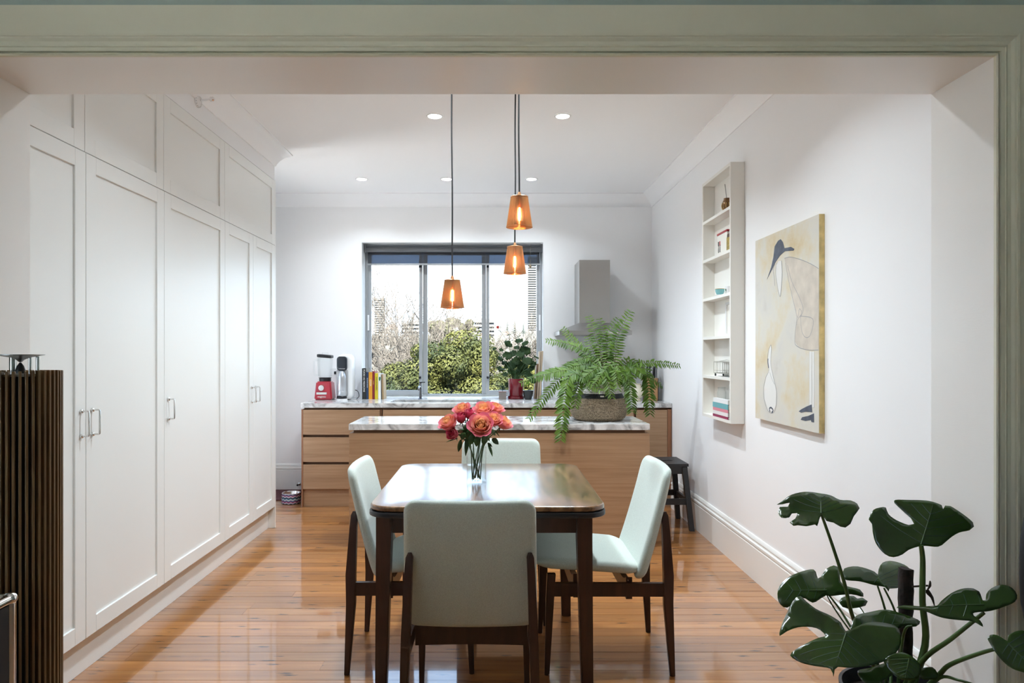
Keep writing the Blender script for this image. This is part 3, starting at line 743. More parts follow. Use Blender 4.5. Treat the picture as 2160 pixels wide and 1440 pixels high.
# ================================================================== BLACK STEP STOOL
sxr, sxl, sy0, sy1, sz = 1.508, 1.122, 5.30, 5.667, 0.500
t = thing('step_stool', ((sxr + sxl) / 2, (sy0 + sy1) / 2, 0), 'black wooden step stool with hand hole between island and right wall', 'stool')
hc = (XD(1406.5, 5.47), 5.485); hw, hd = 0.052, 0.016
hole = [(hc[0] + hw * math.cos(2 * PI * k / 24), hc[1] + hd * math.sin(2 * PI * k / 24)) for k in range(24)]
bm = nb()
outer = [(sxl, sy0), (sxr, sy0), (sxr, sy1), (sxl, sy1)]
per = []
for k in range(24):                                # outer boundary points matched by angle
    a = 2 * PI * k / 24; dx, dy = math.cos(a), math.sin(a)
    tt = min([((sxr if dx > 0 else sxl) - hc[0]) / dx if abs(dx) > 1e-6 else 1e9, ((sy1 if dy > 0 else sy0) - hc[1]) / dy if abs(dy) > 1e-6 else 1e9])
    per.append((hc[0] + dx * tt, hc[1] + dy * tt))
for cx_, cy_ in outer:                             # snap the nearest to each corner
    i = min(range(24), key=lambda j: (per[j][0] - cx_) ** 2 + (per[j][1] - cy_) ** 2); per[i] = (cx_, cy_)
zt_, zb_ = sz, sz - 0.021
A = [bm.verts.new((*p, zt_)) for p in per]; B = [bm.verts.new((*p, zt_)) for p in hole]; C_ = [bm.verts.new((*p, zb_)) for p in hole]; D = [bm.verts.new((*p, zb_)) for p in per]
for k in range(24):
    j = (k + 1) % 24
    bm.faces.new((A[k], A[j], B[j], B[k])); bm.faces.new((B[k], B[j], C_[j], C_[k])); bm.faces.new((C_[k], C_[j], D[j], D[k])); bm.faces.new((D[k], D[j], A[j], A[k]))
bmesh.ops.recalc_face_normals(bm, faces=bm.faces)
obj('top', bm, M['black_paint'], t)
zl_ = zb_ - 0.0005
for s, xt, xb_ in ((1, sxr - 0.028, 1.510), (-1, sxl + 0.028, 1.122)):
    for ytop, ybot in ((sy0 + 0.028, 5.225), (sy1 - 0.03, 5.62)):
        obj('leg', leg(nb(), [(Vector((xb_, ybot, 0.0005)), 0.036, 0.036), (Vector((xt, ytop, zl_)), 0.040, 0.036)]), M['black_paint'], t)
    yb = (5.252, 5.615)
    obj('side_rail', bx(s * 0.011 + (xt + xb_) / 2 - 0.009 - s * 0.009, s * 0.011 + (xt + xb_) / 2 + 0.009 - s * 0.009, 5.292, 5.606, 0.195, 0.235), M['black_paint'], t)
for yc_ in (5.272, 5.626): obj('front_rail', bx(1.141, 1.482, yc_ - 0.009, yc_ + 0.009, 0.190, 0.237), M['black_paint'], t)
for yc_ in (5.318, 5.640): obj('top_rail', bx(1.172, 1.458, yc_ - 0.009, yc_ + 0.009, zl_ - 0.058, zl_), M['black_paint'], t)

# ================================================================== WALL SHELF
BX, BY0, BY1 = XD(1541, 4.283), 4.283, 4.868          # front plane, near and far ends
bz0, bz1 = ZD(894, 4.283), ZD(341, 4.283)
t = thing('wall_shelf', ((BX + XR) / 2, (BY0 + BY1) / 2, bz0), 'tall narrow white shelf unit with six open compartments on the right wall', 'shelf')
obj('side_panel', bx(BX, XR - 0.001, BY0, BY0 + 0.02, bz0, bz1, 0.001, 1), M['shelf'], t)
obj('side_panel', bx(BX, XR - 0.001, BY1 - 0.02, BY1, bz0, bz1, 0.001, 1), M['shelf'], t)
obj('back_panel', bx(XR - 0.007, XR - 0.001, BY0 + 0.0205, BY1 - 0.0205, bz0 + 0.02, bz1 - 0.02), M['shelf'], t)
SH = [ZD(434, 4.30), ZD(525, 4.30), ZD(616, 4.30), ZD(706.6, 4.30), ZD(796.3, 4.30)]
obj('top_panel', bx(BX, XR - 0.001, BY0 + 0.0202, BY1 - 0.0202, bz1 - 0.02, bz1), M['shelf'], t)
obj('bottom_panel', bx(BX, XR - 0.001, BY0 + 0.0202, BY1 - 0.0202, bz0, bz0 + 0.02), M['shelf'], t)
for z in SH: obj('shelf_board', bx(BX, XR - 0.0075, BY0 + 0.0202, BY1 - 0.0202, z - 0.02, z, 0.0008, 1), M['shelf'], t)
sx_mid = (BX + XR - 0.007) / 2
SB = bz0 + 0.02
def sy(px, X=None): return F * (X or sx_mid) / (px - VPX)      # depth on the shelf for a photo column
# gourd cup with metal straw
M['gourd'] = mat('gourd_brown', (0.20, 0.10, 0.04), 0.25, 0.3, noise=(40, 0.5)); M['gold'] = mat('gold_metal', (0.55, 0.38, 0.15), 0.3, 1.0)
gy = sy(1534)
t = thing('gourd_cup', (sx_mid, gy, SH[0]), 'brown gilded gourd cup with a metal straw on the top shelf', 'cup')
obj('cup', lathe(nb(), [(0, 0.0005), (0.018, 0.0005), (0.031, 0.018), (0.035, 0.040), (0.030, 0.062), (0.022, 0.074), (0.022, 0.084), (0.019, 0.084), (0.019, 0.060), (0, 0.05)], (sx_mid, gy, SH[0]), 20), M['gourd'], t, smooth=50)
bm = nb()
for k in range(12):
    a = 2 * PI * k / 12; ca, sa = math.cos(a), math.sin(a)
    tube(bm, [(sx_mid + r * ca, gy + r * sa, SH[0] + z) for r, z in ((0.0205, 0.002), (0.0325, 0.018), (0.0362, 0.036), (0.033, 0.052))], 0.0022, 5)
obj('gilding', bm, M['gold'], t, smooth=60)
obj('straw', tube(nb(), [(sx_mid, gy, SH[0] + 0.055), (sx_mid - 0.004, gy + 0.035, SH[0] + 0.185)], 0.0035, 8), M['steel'], t, smooth=60)
# tins
M['tin_white'] = mat('tin_white', (0.80, 0.77, 0.70), 0.35); M['tin_red'] = mat('tin_red', (0.35, 0.02, 0.03), 0.35); M['tin_gold'] = mat('tin_gold', (0.42, 0.30, 0.06), 0.35, 0.4, noise=(60, 0.4)); M['tin_brown'] = mat('tin_brown', (0.10, 0.05, 0.03), 0.4)
M['ink'] = mat('ink_black', (0.03, 0.03, 0.035), 0.6); M['ink_red'] = mat('ink_red', (0.45, 0.03, 0.04), 0.6)
ya, yb = sy(1533, BX + 0.012), sy(1512.5, BX + 0.012)
t = thing('tea_tin', (sx_mid, (ya + yb) / 2, SH[1]), 'white tin with red lid and little painted figures on second shelf', 'tin')
obj('body', bx(BX + 0.012, XR - 0.012, ya, yb, SH[1] + 0.0005, SH[1] + 0.128, 0.004), M['tin_white'], t, smooth=40)
obj('lid', bx(BX + 0.010, XR - 0.010, ya - 0.002, yb + 0.002, SH[1] + 0.1285, SH[1] + 0.142, 0.004), M['tin_red'], t, smooth=40)
for k, yy in enumerate((yb - 0.035, yb - 0.062)):
    bm = nb(); x_ = BX + 0.0115
    tube(bm, [(x_, yy, SH[1] + 0.012), (x_, yy, SH[1] + 0.055)], 0.0022, 6); tube(bm, [(x_, yy + 0.006, SH[1] + 0.012), (x_, yy + 0.002, SH[1] + 0.045)], 0.0018, 6)
    tube(bm, [(x_, yy - 0.008, SH[1] + 0.055), (x_, yy + 0.008, SH[1] + 0.07)], 0.002, 6)
    obj('painted_figure', bm, M['ink'], t)
    obj('painted_coat', tube(nb(), [(x_, yy, SH[1] + 0.056), (x_, yy, SH[1] + 0.084)], 0.0042, 6), M['ink_red' if k else 'ink'], t)
ya2, yb2 = BY0 + 0.0215, ya - 0.006
t = thing('tea_caddy', (sx_mid, (ya2 + yb2) / 2, SH[1]), 'small gold caddy with brown lid beside the white tin', 'tin')
obj('body', bx(BX + 0.006, BX + 0.07, ya2 + 0.004, yb2, SH[1] + 0.0005, SH[1] + 0.085, 0.006), M['tin_gold'], t, smooth=40)
obj('lid', bx(BX + 0.009, BX + 0.067, ya2 + 0.007, yb2 - 0.003, SH[1] + 0.0855, SH[1] + 0.108, 0.006), M['tin_brown'], t, smooth=40)
# cups and saucer
M['turq'] = mat('turquoise_glaze', (0.22, 0.50, 0.52), 0.15); M['green_ink'] = mat('green_ink', (0.03, 0.16, 0.08), 0.4)
cy_ = sy(1519)
sau = obj('saucer', lathe(nb(), [(0, 0.0005), (0.018, 0.0005), (0.020, 0.003), (0.034, 0.007), (0.034, 0.009), (0.018, 0.005), (0, 0.005)], (sx_mid - 0.002, cy_, SH[2]), 24), M['white'], smooth=50)
tag(sau, 'white saucer under the turquoise cup on the third shelf', 'saucer')
t = thing('tea_cup', (sx_mid - 0.002, cy_, SH[2] + 0.006), 'turquoise cup with gold rim standing on a white saucer', 'cup')
obj('bowl', lathe(nb(), [(0, 0.0005), (0.014, 0.0005), (0.020, 0.004), (0.028, 0.022), (0.031, 0.040), (0.029, 0.040), (0.024, 0.018), (0, 0.008)], (sx_mid - 0.002, cy_, SH[2] + 0.006), 24), M['turq'], t, smooth=50)
obj('rim', lathe(nb(), [(0.0288, 0.0402), (0.0312, 0.0402), (0.0312, 0.0435), (0.0288, 0.0435), (0.0288, 0.0402)], (sx_mid - 0.002, cy_, SH[2] + 0.006), 24), M['gold'], t, smooth=50)
cy2 = sy(1534, BX + 0.02) - 0.004
t = thing('tea_cup', (sx_mid, cy2, SH[2]), 'white cup with dark green leaf motif beside the turquoise cup', 'cup')
obj('bowl', lathe(nb(), [(0, 0.0005), (0.014, 0.0005), (0.022, 0.008), (0.026, 0.030), (0.028, 0.046), (0.026, 0.046), (0.022, 0.014), (0, 0.006)], (BX + 0.034, cy2, SH[2]), 24), M['white'], t, smooth=50)
bm = nb()
for k in range(5):
    a = PI * 0.25 + PI / 2 * k / 4 + PI / 2 - PI / 4
    tube(bm, [(BX + 0.034 - 0.0262, cy2 + 0.002, SH[2] + 0.018), (BX + 0.034 - 0.0265, cy2 + 0.002 + 0.012 * math.cos(a), SH[2] + 0.018 + 0.014 * math.sin(a))], 0.0016, 5)
obj('leaf_motif', bm, M['green_ink'], t)
# picture frame
y0_, y1_ = BY0 + 0.025, sy(1531, XR - 0.02)
t = thing('picture_frame', (XR - 0.02, (y0_ + y1_) / 2, SH[3]), 'plain white picture frame standing on the fourth shelf', 'frame')
bm = nb(); fzt = SH[3] + 0.225; xa, xb_ = XR - 0.024, XR - 0.009
for a in ((y0_, y0_ + 0.016, SH[3] + 0.0005, fzt), (y1_ - 0.016, y1_, SH[3] + 0.0005, fzt)): box(bm, xa, xb_, *a)
box(bm, xa, xb_, y0_ + 0.016, y1_ - 0.016, SH[3] + 0.0005, SH[3] + 0.0165); box(bm, xa, xb_, y0_ + 0.016, y1_ - 0.016, fzt - 0.016, fzt)
obj('border', bm, M['white'], t)
obj('print', bx(xa + 0.008, xb_, y0_ + 0.0165, y1_ - 0.0165, SH[3] + 0.017, fzt - 0.0165), M['tin_white'], t)
# little wire cage wagon
y0_, y1_ = BY0 + 0.028, sy(1511.5, BX + 0.03); xa, xb_ = BX + 0.012, XR - 0.016; z0_ = SH[4]
t = thing('wire_wagon', ((xa + xb_) / 2, (y0_ + y1_) / 2, z0_), 'small wire cage wagon on little wheels on the fifth shelf', 'ornament')
wz0, wz1 = z0_ + 0.022, z0_ + 0.098; bm = nb()
M['wire'] = mat('wire_metal', (0.42, 0.40, 0.34), 0.4, 0.8)
for k in range(9):
    yy = y0_ + (y1_ - y0_) * k / 8
    for x_ in (xa, xb_): tube(bm, [(x_, yy, wz0), (x_, yy, wz1)], 0.0011, 5)
for x_ in (xa, xb_):
    for zz in (wz0, wz0 + 0.018, wz1 - 0.006, wz1): tube(bm, [(x_, y0_, zz), (x_, y1_, zz)], 0.0014, 5)
for yy in (y0_, y1_):
    for zz in (wz0, wz1): tube(bm, [(xa, yy, zz), (xb_, yy, zz)], 0.0014, 5)
    for k in range(4): tube(bm, [(xa + (xb_ - xa) * k / 3, yy, wz0), (xa + (xb_ - xa) * k / 3, yy, wz1)], 0.0011, 5)
obj('cage', bm, M['wire'], t, smooth=60)
obj('floor_plate', bx(xa, xb_, y0_, y1_, wz0 - 0.003, wz0 - 0.001), M['wire'], t)
for x_ in (xa + 0.004, xb_ - 0.004):
    for yy in (y0_ + 0.02, y1_ - 0.02):
        obj('wheel', lathe(nb(), [(0, -0.003), (0.009, -0.003), (0.009, 0.003), (0, 0.003)], (x_, yy, z0_ + 0.0095), 14, axis='X'), M['ink'], t, smooth=40)
obj('roof_bar', tube(nb(), [((xa + xb_) / 2, y0_, wz1), ((xa + xb_) / 2, (y0_ + y1_) / 2, wz1 + 0.012), ((xa + xb_) / 2, y1_, wz1)], 0.0016, 6), M['wire'], t)
# glass jar and stacked books on the bottom shelf
jy = sy(1521.5, XR - 0.04)
t = thing('glass_jar', (XR - 0.048, jy, SB), 'empty clear glass jar behind the stacked books on the bottom shelf', 'jar')
R_ = 0.030
obj('jar_body', lathe(nb(), [(0, 0.0005), (R_ - 0.004, 0.0005), (R_, 0.006), (R_, 0.165), (R_ - 0.006, 0.180), (R_ - 0.006, 0.196), (R_ - 0.009, 0.196), (R_ - 0.009, 0.178), (R_ - 0.003, 0.162), (R_ - 0.003, 0.008), (0, 0.006)], (XR - 0.038, jy, SB), 28), M['clear'], t, smooth=40)
obj('jar_rim', lathe(nb(), [(R_ - 0.0055, 0.186), (R_ - 0.003, 0.188), (R_ - 0.003, 0.194), (R_ - 0.0055, 0.196)], (XR - 0.038, jy, SB), 28), M['clear'], t, smooth=40)
def cover(name, col): 
    return mat('cover_' + name, col, 0.45)
M['paper'] = mat('book_pages', (0.78, 0.74, 0.66), 0.9)
M['print_white'] = mat('print_white', (0.85, 0.84, 0.82), 0.6)
def flat_book(z, h_, y0_, y1_, x0_, x1_, m, label, name='book'):
    t = thing(name, ((x0_ + x1_) / 2, (y0_ + y1_) / 2, z), label, 'book', 'books lying stacked on the bottom shelf')
    bm = nb(); box(bm, x0_, x1_, y0_, y1_, z + 0.0003, z + 0.0025); box(bm, x0_, x1_, y0_, y1_, z + h_ - 0.0025, z + h_); box(bm, x0_, x0_ + 0.0025, y0_, y1_, z + 0.0025, z + h_ - 0.0025)
    obj('cover', bm, m, t)
    obj('pages', bx(x0_ + 0.0026, x1_ - 0.002, y0_ + 0.002, y1_ - 0.002, z + 0.0026, z + h_ - 0.0026), M['paper'], t)
    return t
x0_ = BX + 0.002; y1b = sy(1503.5, x0_); y0b = BY0 + 0.055
stack = [(0.017, cover('maroon', (0.30, 0.03, 0.09)), 'maroon book at the bottom of the shelf stack'), (0.024, cover('white_a', (0.78, 0.74, 0.73)), 'white book second from the bottom of the shelf stack'),
         (0.020, cover('pink', (0.70, 0.25, 0.30)), 'pink book with pale lettering in the middle of the shelf stack'), (0.034, cover('teal', (0.16, 0.42, 0.46)), 'teal book near the top of the shelf stack'),
         (0.028, cover('white_b', (0.80, 0.80, 0.80)), 'white book on top of the shelf stack')]
z = SB
for k, (h_, m, lab) in enumerate(stack):
    off = (0, -0.004, -0.002, 0.002, -0.010)[k]
    flat_book(z, h_, y0b, y1b + off, x0_, BX + 0.026, m, lab)
    z += h_ + 0.0004
t = thing('sunglasses_case', (BX + 0.03, BY0 + 0.038, SB), 'slim black and yellow object standing beside the book stack', 'case')
obj('case_body', bx(BX + 0.006, BX + 0.046, BY0 + 0.026, BY0 + 0.040, SB + 0.0005, SB + 0.085, 0.004), M['black'], t, smooth=40)
obj('yellow_band', bx(BX + 0.005, BX + 0.0055, BY0 + 0.028, BY0 + 0.038, SB + 0.05, SB + 0.075), mat('yellow_band', (0.6, 0.5, 0.05), 0.5), t)

# ================================================================== PAINTING
PXF = XR - 0.028
py0, py1 = F * PXF / (1727.5 - VPX), F * PXF / (1593.5 - VPX)
pz0, pz1 = ZD(914, py0), ZD(451, py0)
def canvas_mat():
    m, n, l, b = _base('painted_canvas')
    mp = _coords(n, l, (1, 1, 1)); t = n.new('ShaderNodeTexNoise'); t.inputs['Scale'].default_value = 3.2; t.inputs['Detail'].default_value = 8; t.inputs['Roughness'].default_value = 0.62
    l.new(mp.outputs[0], t.inputs['Vector'])
    r = _ramp(n, [(0.28, (0.60, 0.46, 0.24)), (0.40, (0.66, 0.58, 0.42)), (0.50, (0.66, 0.63, 0.55)), (0.62, (0.63, 0.61, 0.56)), (0.8, (0.52, 0.48, 0.42))])
    l.new(t.outputs['Fac'], r.inputs[0]); l.new(r.outputs[0], b.inputs['Base Color']); b.inputs['Roughness'].default_value = 0.6
    return m
M['canvas'] = canvas_mat(); M['canvas_edge'] = mat('ochre_canvas_edge', (0.64, 0.48, 0.20), 0.6, noise=(14, 0.4))
M['slate'] = mat('slate_paint', (0.085, 0.10, 0.135), 0.6, noise=(30, 0.3)); M['pencil'] = mat('grey_line_paint', (0.30, 0.30, 0.31), 0.7); M['chalk'] = mat('chalk_white_paint', (0.76, 0.75, 0.72), 0.6)
M['wash'] = mat('pale_wash_paint', (0.60, 0.54, 0.46), 0.65, noise=(14, 0.12))
t = thing('painting', (XR - 0.014, (py0 + py1) / 2, pz0), 'large unframed painting of a stooping hatted figure and a white goose', 'painting')
obj('stretcher', bx(PXF + 0.0012, XR - 0.001, py0, py1, pz0, pz1), M['canvas_edge'], t)
cv = obj('canvas', bx(PXF, PXF + 0.001, py0 + 0.0005, py1 - 0.0005, pz0, pz1), M['canvas'], t)
def c3(pts): return [(1560 + a / 2.768, 420 + b / 2.768) for a, b in pts]
def art_poly(name, pts, m, lift):
    bm = poly_sheet(nb(), c3(pts), lambda u, v: QX(u, v, PXF - lift))
    return solidify(obj(name, bm, m, cv), 0.0004)
def art_line(name, pts, m, r=0.0016):
    P3 = smooth_line([QX(u, v, PXF - 0.0006) for u, v in c3(pts)], 5)
    bm = nb(); tube(bm, P3, r, 6)
    for v in bm.verts: v.co.x = PXF - 0.0006 + (v.co.x - (PXF - 0.0006)) * 0.15
    return obj(name, bm, m, cv)
art_poly('painted_coat', [(262, 345), (300, 340), (360, 355), (420, 380), (461, 405), (461, 880), (400, 880), (345, 862), (322, 830), (333, 690), (325, 640), (305, 560), (280, 450), (268, 380)], M['wash'], 0.0004)
art_poly('painted_hat', [(160, 468), (185, 395), (197, 340), (205, 275), (225, 242), (240, 233), (253, 250), (262, 286), (300, 278), (320, 290), (315, 300), (265, 303), (235, 330), (208, 370), (182, 425)], M['slate'], 0.0009)
art_poly('painted_nose', [(215, 385), (212, 430), (224, 520), (237, 566), (243, 520), (248, 430), (244, 360), (228, 360)], M['chalk'], 0.0007)
for pts in ([(218, 370), (211, 430), (224, 525), (237, 568), (244, 520), (249, 430), (245, 358)], [(206, 380), (196, 410), (203, 460), (205, 505)], [(262, 345), (300, 338), (360, 354), (420, 380), (461, 405)],
            [(268, 372), (283, 460), (310, 580), (328, 650)], [(280, 385), (305, 480), (350, 575), (371, 640), (356, 690)], [(325, 640), (338, 690), (350, 640), (362, 668), (340, 700), (334, 735)],
            [(335, 690), (322, 825), (342, 862), (400, 880), (461, 880)], [(356, 682), (362, 765), (385, 806), (414, 790), (428, 700), (356, 682)],
            [(183, 850), (187, 872), (182, 960), (199, 1045), (216, 1120), (214, 1205), (196, 1247), (166, 1235), (143, 1165), (141, 1100), (153, 1040), (171, 1000), (164, 930), (170, 878), (183, 850)], [(176, 1010), (190, 1050), (203, 1080)]):
    art_line('painted_line', pts, M['pencil'])
art_poly('painted_goose', [(182, 852), (186, 872), (181, 960), (197, 1045), (214, 1120), (212, 1203), (195, 1244), (168, 1233), (146, 1165), (143, 1100), (155, 1040), (173, 1000), (166, 930), (171, 880)], M['chalk'], 0.0005)
art_line('painted_line', [(166, 930), (166, 955), (170, 985)], M['slate'], 0.006)
art_line('painted_line', [(178, 1240), (174, 1222), (185, 1217), (196, 1232), (188, 1246)], M['slate'], 0.005)
for x0p, x1p in ((408, 421), (423, 436)):
    art_poly('painted_leg', [(x0p, 888), (x1p, 888), (x1p, 1215), (x0p, 1215)], M['chalk'], 0.0007)
    art_line('painted_line', [(x0p, 888), (x0p, 1050), (x0p, 1215)], M['pencil'], 0.0016)
art_poly('painted_shoe', [(345, 1238), (362, 1225), (395, 1208), (420, 1198), (424, 1242), (385, 1240), (360, 1246)], M['slate'], 0.0010)
art_poly('painted_shoe', [(357, 1287), (365, 1272), (400, 1265), (434, 1250), (434, 1302), (420, 1300), (416, 1288), (385, 1294)], M['slate'], 0.0010)

# ================================================================== PENDANT LAMPS
def copper():
    m, n, l, b = _base('translucent_copper')
    b.inputs['Base Color'].default_value = (0.84, 0.53, 0.28, 1); b.inputs['Metallic'].default_value = 0.2; b.inputs['Roughness'].default_value = 0.35
    tl = n.new('ShaderNodeBsdfTranslucent'); tl.inputs[0].default_value = (0.99, 0.66, 0.36, 1); mx = n.new('ShaderNodeMixShader'); mx.inputs[0].default_value = 0.45
    l.new(b.outputs[0], mx.inputs[1]); l.new(tl.outputs[0], mx.inputs[2]); l.new(mx.outputs[0], n.get('Material Output').inputs[0])
    return m
M['copper'] = copper(); M['copper_solid'] = mat('copper_cap', (0.66, 0.34, 0.17), 0.3, 0.8)
M['bulb'] = mat('bulb_glow', (1, 0.8, 0.5), 0.4, emit=((1.0, 0.62, 0.26), PENDANT_E)); M['cord'] = mat('black_cord', (0.012, 0.012, 0.014), 0.6)
def pendant(px_bot, py_bot, py_top, wpx, px_soffit, label):
    d = 0.120 * F / wpx; c = P(px_bot, py_bot, d); hgt = ZD(py_top, d) - c.z
    t = thing('pendant_lamp', (c.x, c.y, c.z), label, 'pendant lamp', 'copper pendant lamps over the table')
    r0, r1 = 0.058, 0.0385
    nf = 52; bm = nb()
    for k in range(nf):                            # thin radial fins
        a = 2 * PI * k / nf; ca, sa = math.cos(a), math.sin(a); th = 0.00055
        pts = [(r0 * 0.42, -0.0065), (r0, 0.0), (r1, hgt), (r1 * 0.45, hgt - 0.002)]
        def q(r, z, s): return Vector((c.x + r * ca - s * th * sa, c.y + r * sa + s * th * ca, c.z + z))
        A = [bm.verts.new(q(r, z, -1)) for r, z in pts]; B = [bm.verts.new(q(r, z, 1)) for r, z in pts]
        bm.faces.new(A[::-1]); bm.faces.new(B)
        for i in range(4): bm.faces.new((A[i], A[(i + 1) % 4], B[(i + 1) % 4], B[i]))
    obj('fins', bm, M['copper'], t)
    obj('top_plate', lathe(nb(), [(0, hgt), (r1 + 0.0005, hgt), (r1 + 0.0012, hgt + 0.002), (r1, hgt + 0.004), (0, hgt + 0.004)], (c.x, c.y, c.z), 40), M['copper_solid'], t, smooth=40)
    bm = lathe(nb(), [(r0 - 0.001, -0.001), (r0 + 0.0008, -0.001), (r0 + 0.0008, 0.0012), (r0 - 0.001, 0.0012), (r0 - 0.001, -0.001)], (c.x, c.y, c.z), 56)
    obj('bottom_ring', bm, M['copper_solid'], t, smooth=40)
    obj('cap', lathe(nb(), [(0.010, hgt + 0.004), (0.009, hgt + 0.012), (0.005, hgt + 0.024), (0, hgt + 0.024)], (c.x, c.y, c.z), 16), M['copper_solid'], t, smooth=40)
    obj('bulb', lathe(nb(), [(0, 0.030), (0.010, 0.033), (0.016, 0.045), (0.016, 0.055), (0.010, 0.072), (0.008, 0.085), (0, 0.085)], (c.x, c.y, c.z), 14), M['bulb'], t, smooth=60)
    obj('socket', lathe(nb(), [(0.012, 0.084), (0.012, hgt - 0.001), (0, hgt - 0.001)], (c.x, c.y, c.z), 14), M['copper_solid'], t, smooth=40)
    zt_ = c.z + hgt + 0.022; N = 14; pts = []
    xt = XD(px_soffit, d)
    for k in range(N + 1):
        f = k / N; w_ = math.sin(f * 9 + px_bot) * 0.0016 * math.sin(PI * f)
        pts.append((c.x + (xt - c.x) * min(1, f * 1.3) + w_, c.y, zt_ + (ZC - 0.02 - zt_) * f))
    obj('cord', tube(nb(), pts, 0.0037, 8), M['cord'], t, smooth=60)
    obj('ceiling_cup', lathe(nb(), [(0.004, -0.034), (0.02, -0.030), (0.024, -0.0005), (0, -0.0005)], (pts[-1][0], c.y, ZC), 20), M['copper_solid'], t, smooth=40)
pendant(954, 648.5, 592, 52, 953, 'copper ribbed pendant lamp hanging alone on the left, lowest of the three')
pendant(1095.5, 479, 416.5, 57, 1093.5, 'copper ribbed pendant lamp hanging highest, on the right')
pendant(1086, 576.5, 521.5, 50, 1087.5, 'copper ribbed pendant lamp on the right, hanging below the highest one')

# ================================================================== VASE OF ROSES
VX, VY, VR, VH = XD(1005, 3.12), 3.12, 0.0455, 0.162
t = thing('glass_vase', (VX, VY, TZ), 'clear cylindrical glass vase half full of water on the table', 'vase')
obj('vase_glass', lathe(nb(), [(0, 0.0006), (VR, 0.0006), (VR, VH), (VR - 0.003, VH), (VR - 0.003, 0.012), (0, 0.010)], (VX, VY, TZ), 40), M['clear'], t, smooth=40)
M['water'] = thin_glass('water', (0.94, 0.96, 0.96), 1.15)
obj('water', lathe(nb(), [(0, 0.0125), (VR - 0.0035, 0.0125), (VR - 0.0035, 0.080), (0, 0.080)], (VX, VY, TZ), 40), M['water'], t, smooth=40)
def petal_mat(name, inner, outer):
    m, n, l, b = _base(name)
    t_ = n.new('ShaderNodeTexCoord'); s = n.new('ShaderNodeSeparateXYZ'); l.new(t_.outputs['UV'], s.inputs[0])
    r = _ramp(n, [(0.15, inner), (0.95, outer)]); l.new(s.outputs['Y'], r.inputs[0]); l.new(r.outputs[0], b.inputs['Base Color'])
    b.inputs['Roughness'].default_value = 0.55; b.inputs['Sheen Weight'].default_value = 0.2
    tl = n.new('ShaderNodeBsdfTranslucent'); l.new(r.outputs[0], tl.inputs[0]); mx = n.new('ShaderNodeMixShader'); mx.inputs[0].default_value = 0.3
    l.new(b.outputs[0], mx.inputs[1]); l.new(tl.outputs[0], mx.inputs[2]); l.new(mx.outputs[0], n.get('Material Output').inputs[0])
    return m
M['petal_in'] = petal_mat('petal_inner', (0.92, 0.44, 0.13), (0.93, 0.54, 0.27)); M['petal_mid'] = petal_mat('petal_middle', (0.90, 0.42, 0.20), (0.88, 0.34, 0.27))
M['petal_out'] = petal_mat('petal_outer', (0.84, 0.30, 0.22), (0.76, 0.16, 0.26)); M['petal_bud'] = petal_mat('petal_bud', (0.50, 0.03, 0.06), (0.62, 0.05, 0.13))
M['stem'] = leafy('rose_stem', (0.03, 0.075, 0.025), (0.05, 0.11, 0.035), 0.5, 0.0); M['rose_leaf'] = leafy('rose_leaf', (0.02, 0.06, 0.018), (0.05, 0.13, 0.03), 0.4, 0.25)
def petal_mesh(R, hh, half, curl, open_):
    me_bm = nb(); uvl = me_bm.loops.layers.uv.new('UVMap'); nu, nv = 6, 6; g_ = []
    for j in range(nv + 1):
        v = j / nv
        rr = R * (0.30 + 0.74 * math.sin(min(1.25, v * 1.35) * PI / 2) ** 0.6) + open_ * v * v * R
        zz = hh * v
        if v > 0.75: rr += curl * (v - 0.75) / 0.25; zz -= curl * 0.35 * ((v - 0.75) / 0.25) ** 2
        w_ = half * (1 if v < 0.6 else math.sqrt(max(0.02, 1 - ((v - 0.6) / 0.42) ** 2)))
        row_ = []
        for i in range(nu + 1):
            a = w_ * (2 * i / nu - 1)
            row_.append((me_bm.verts.new((rr * math.cos(a), rr * math.sin(a), zz)), (i / nu, v)))
        g_.append(row_)
    for j in range(nv):
        for i in range(nu):
            q = (g_[j][i], g_[j][i + 1], g_[j + 1][i + 1], g_[j + 1][i])
            f = me_bm.faces.new([x[0] for x in q])
            for lp, x in zip(f.loops, q): lp[uvl].uv = x[1]
    me = bpy.data.meshes.new('petal'); me_bm.to_mesh(me); me_bm.free(); me.shade_smooth(); return me
LAY = [(0.0025, 0.040, 2.4, 0.0, 0.0, 'petal_in', 2), (0.0052, 0.0405, 1.5, 0.001, 0.0, 'petal_in', 3), (0.0085, 0.041, 1.2, 0.0015, 0.03, 'petal_in', 4), (0.0122, 0.041, 1.05, 0.002, 0.05, 'petal_in', 4), (0.0160, 0.040, 0.95, 0.003, 0.08, 'petal_mid', 5), (0.0205, 0.038, 0.85, 0.004, 0.14, 'petal_mid', 5), (0.0250, 0.033, 0.75, 0.006, 0.25, 'petal_out', 6)]
def layer_meshes(layers):
    out = []
    for R, hh, half, curl, op, mk, cnt in layers:
        me = petal_mesh(R, hh, half, curl, op); me.materials.append(M[mk]); out.append((me, cnt))
    return out
OPEN = layer_meshes(LAY); BUD = layer_meshes([(0.004, 0.036, 1.9, 0.0, 0.0, 'petal_bud', 3), (0.009, 0.036, 1.3, 0.001, 0.0, 'petal_bud', 3), (0.0135, 0.034, 1.1, 0.002, 0.0, 'petal_out', 4), (0.017, 0.032, 0.9, 0.004, 0.05, 'petal_bud', 4)])
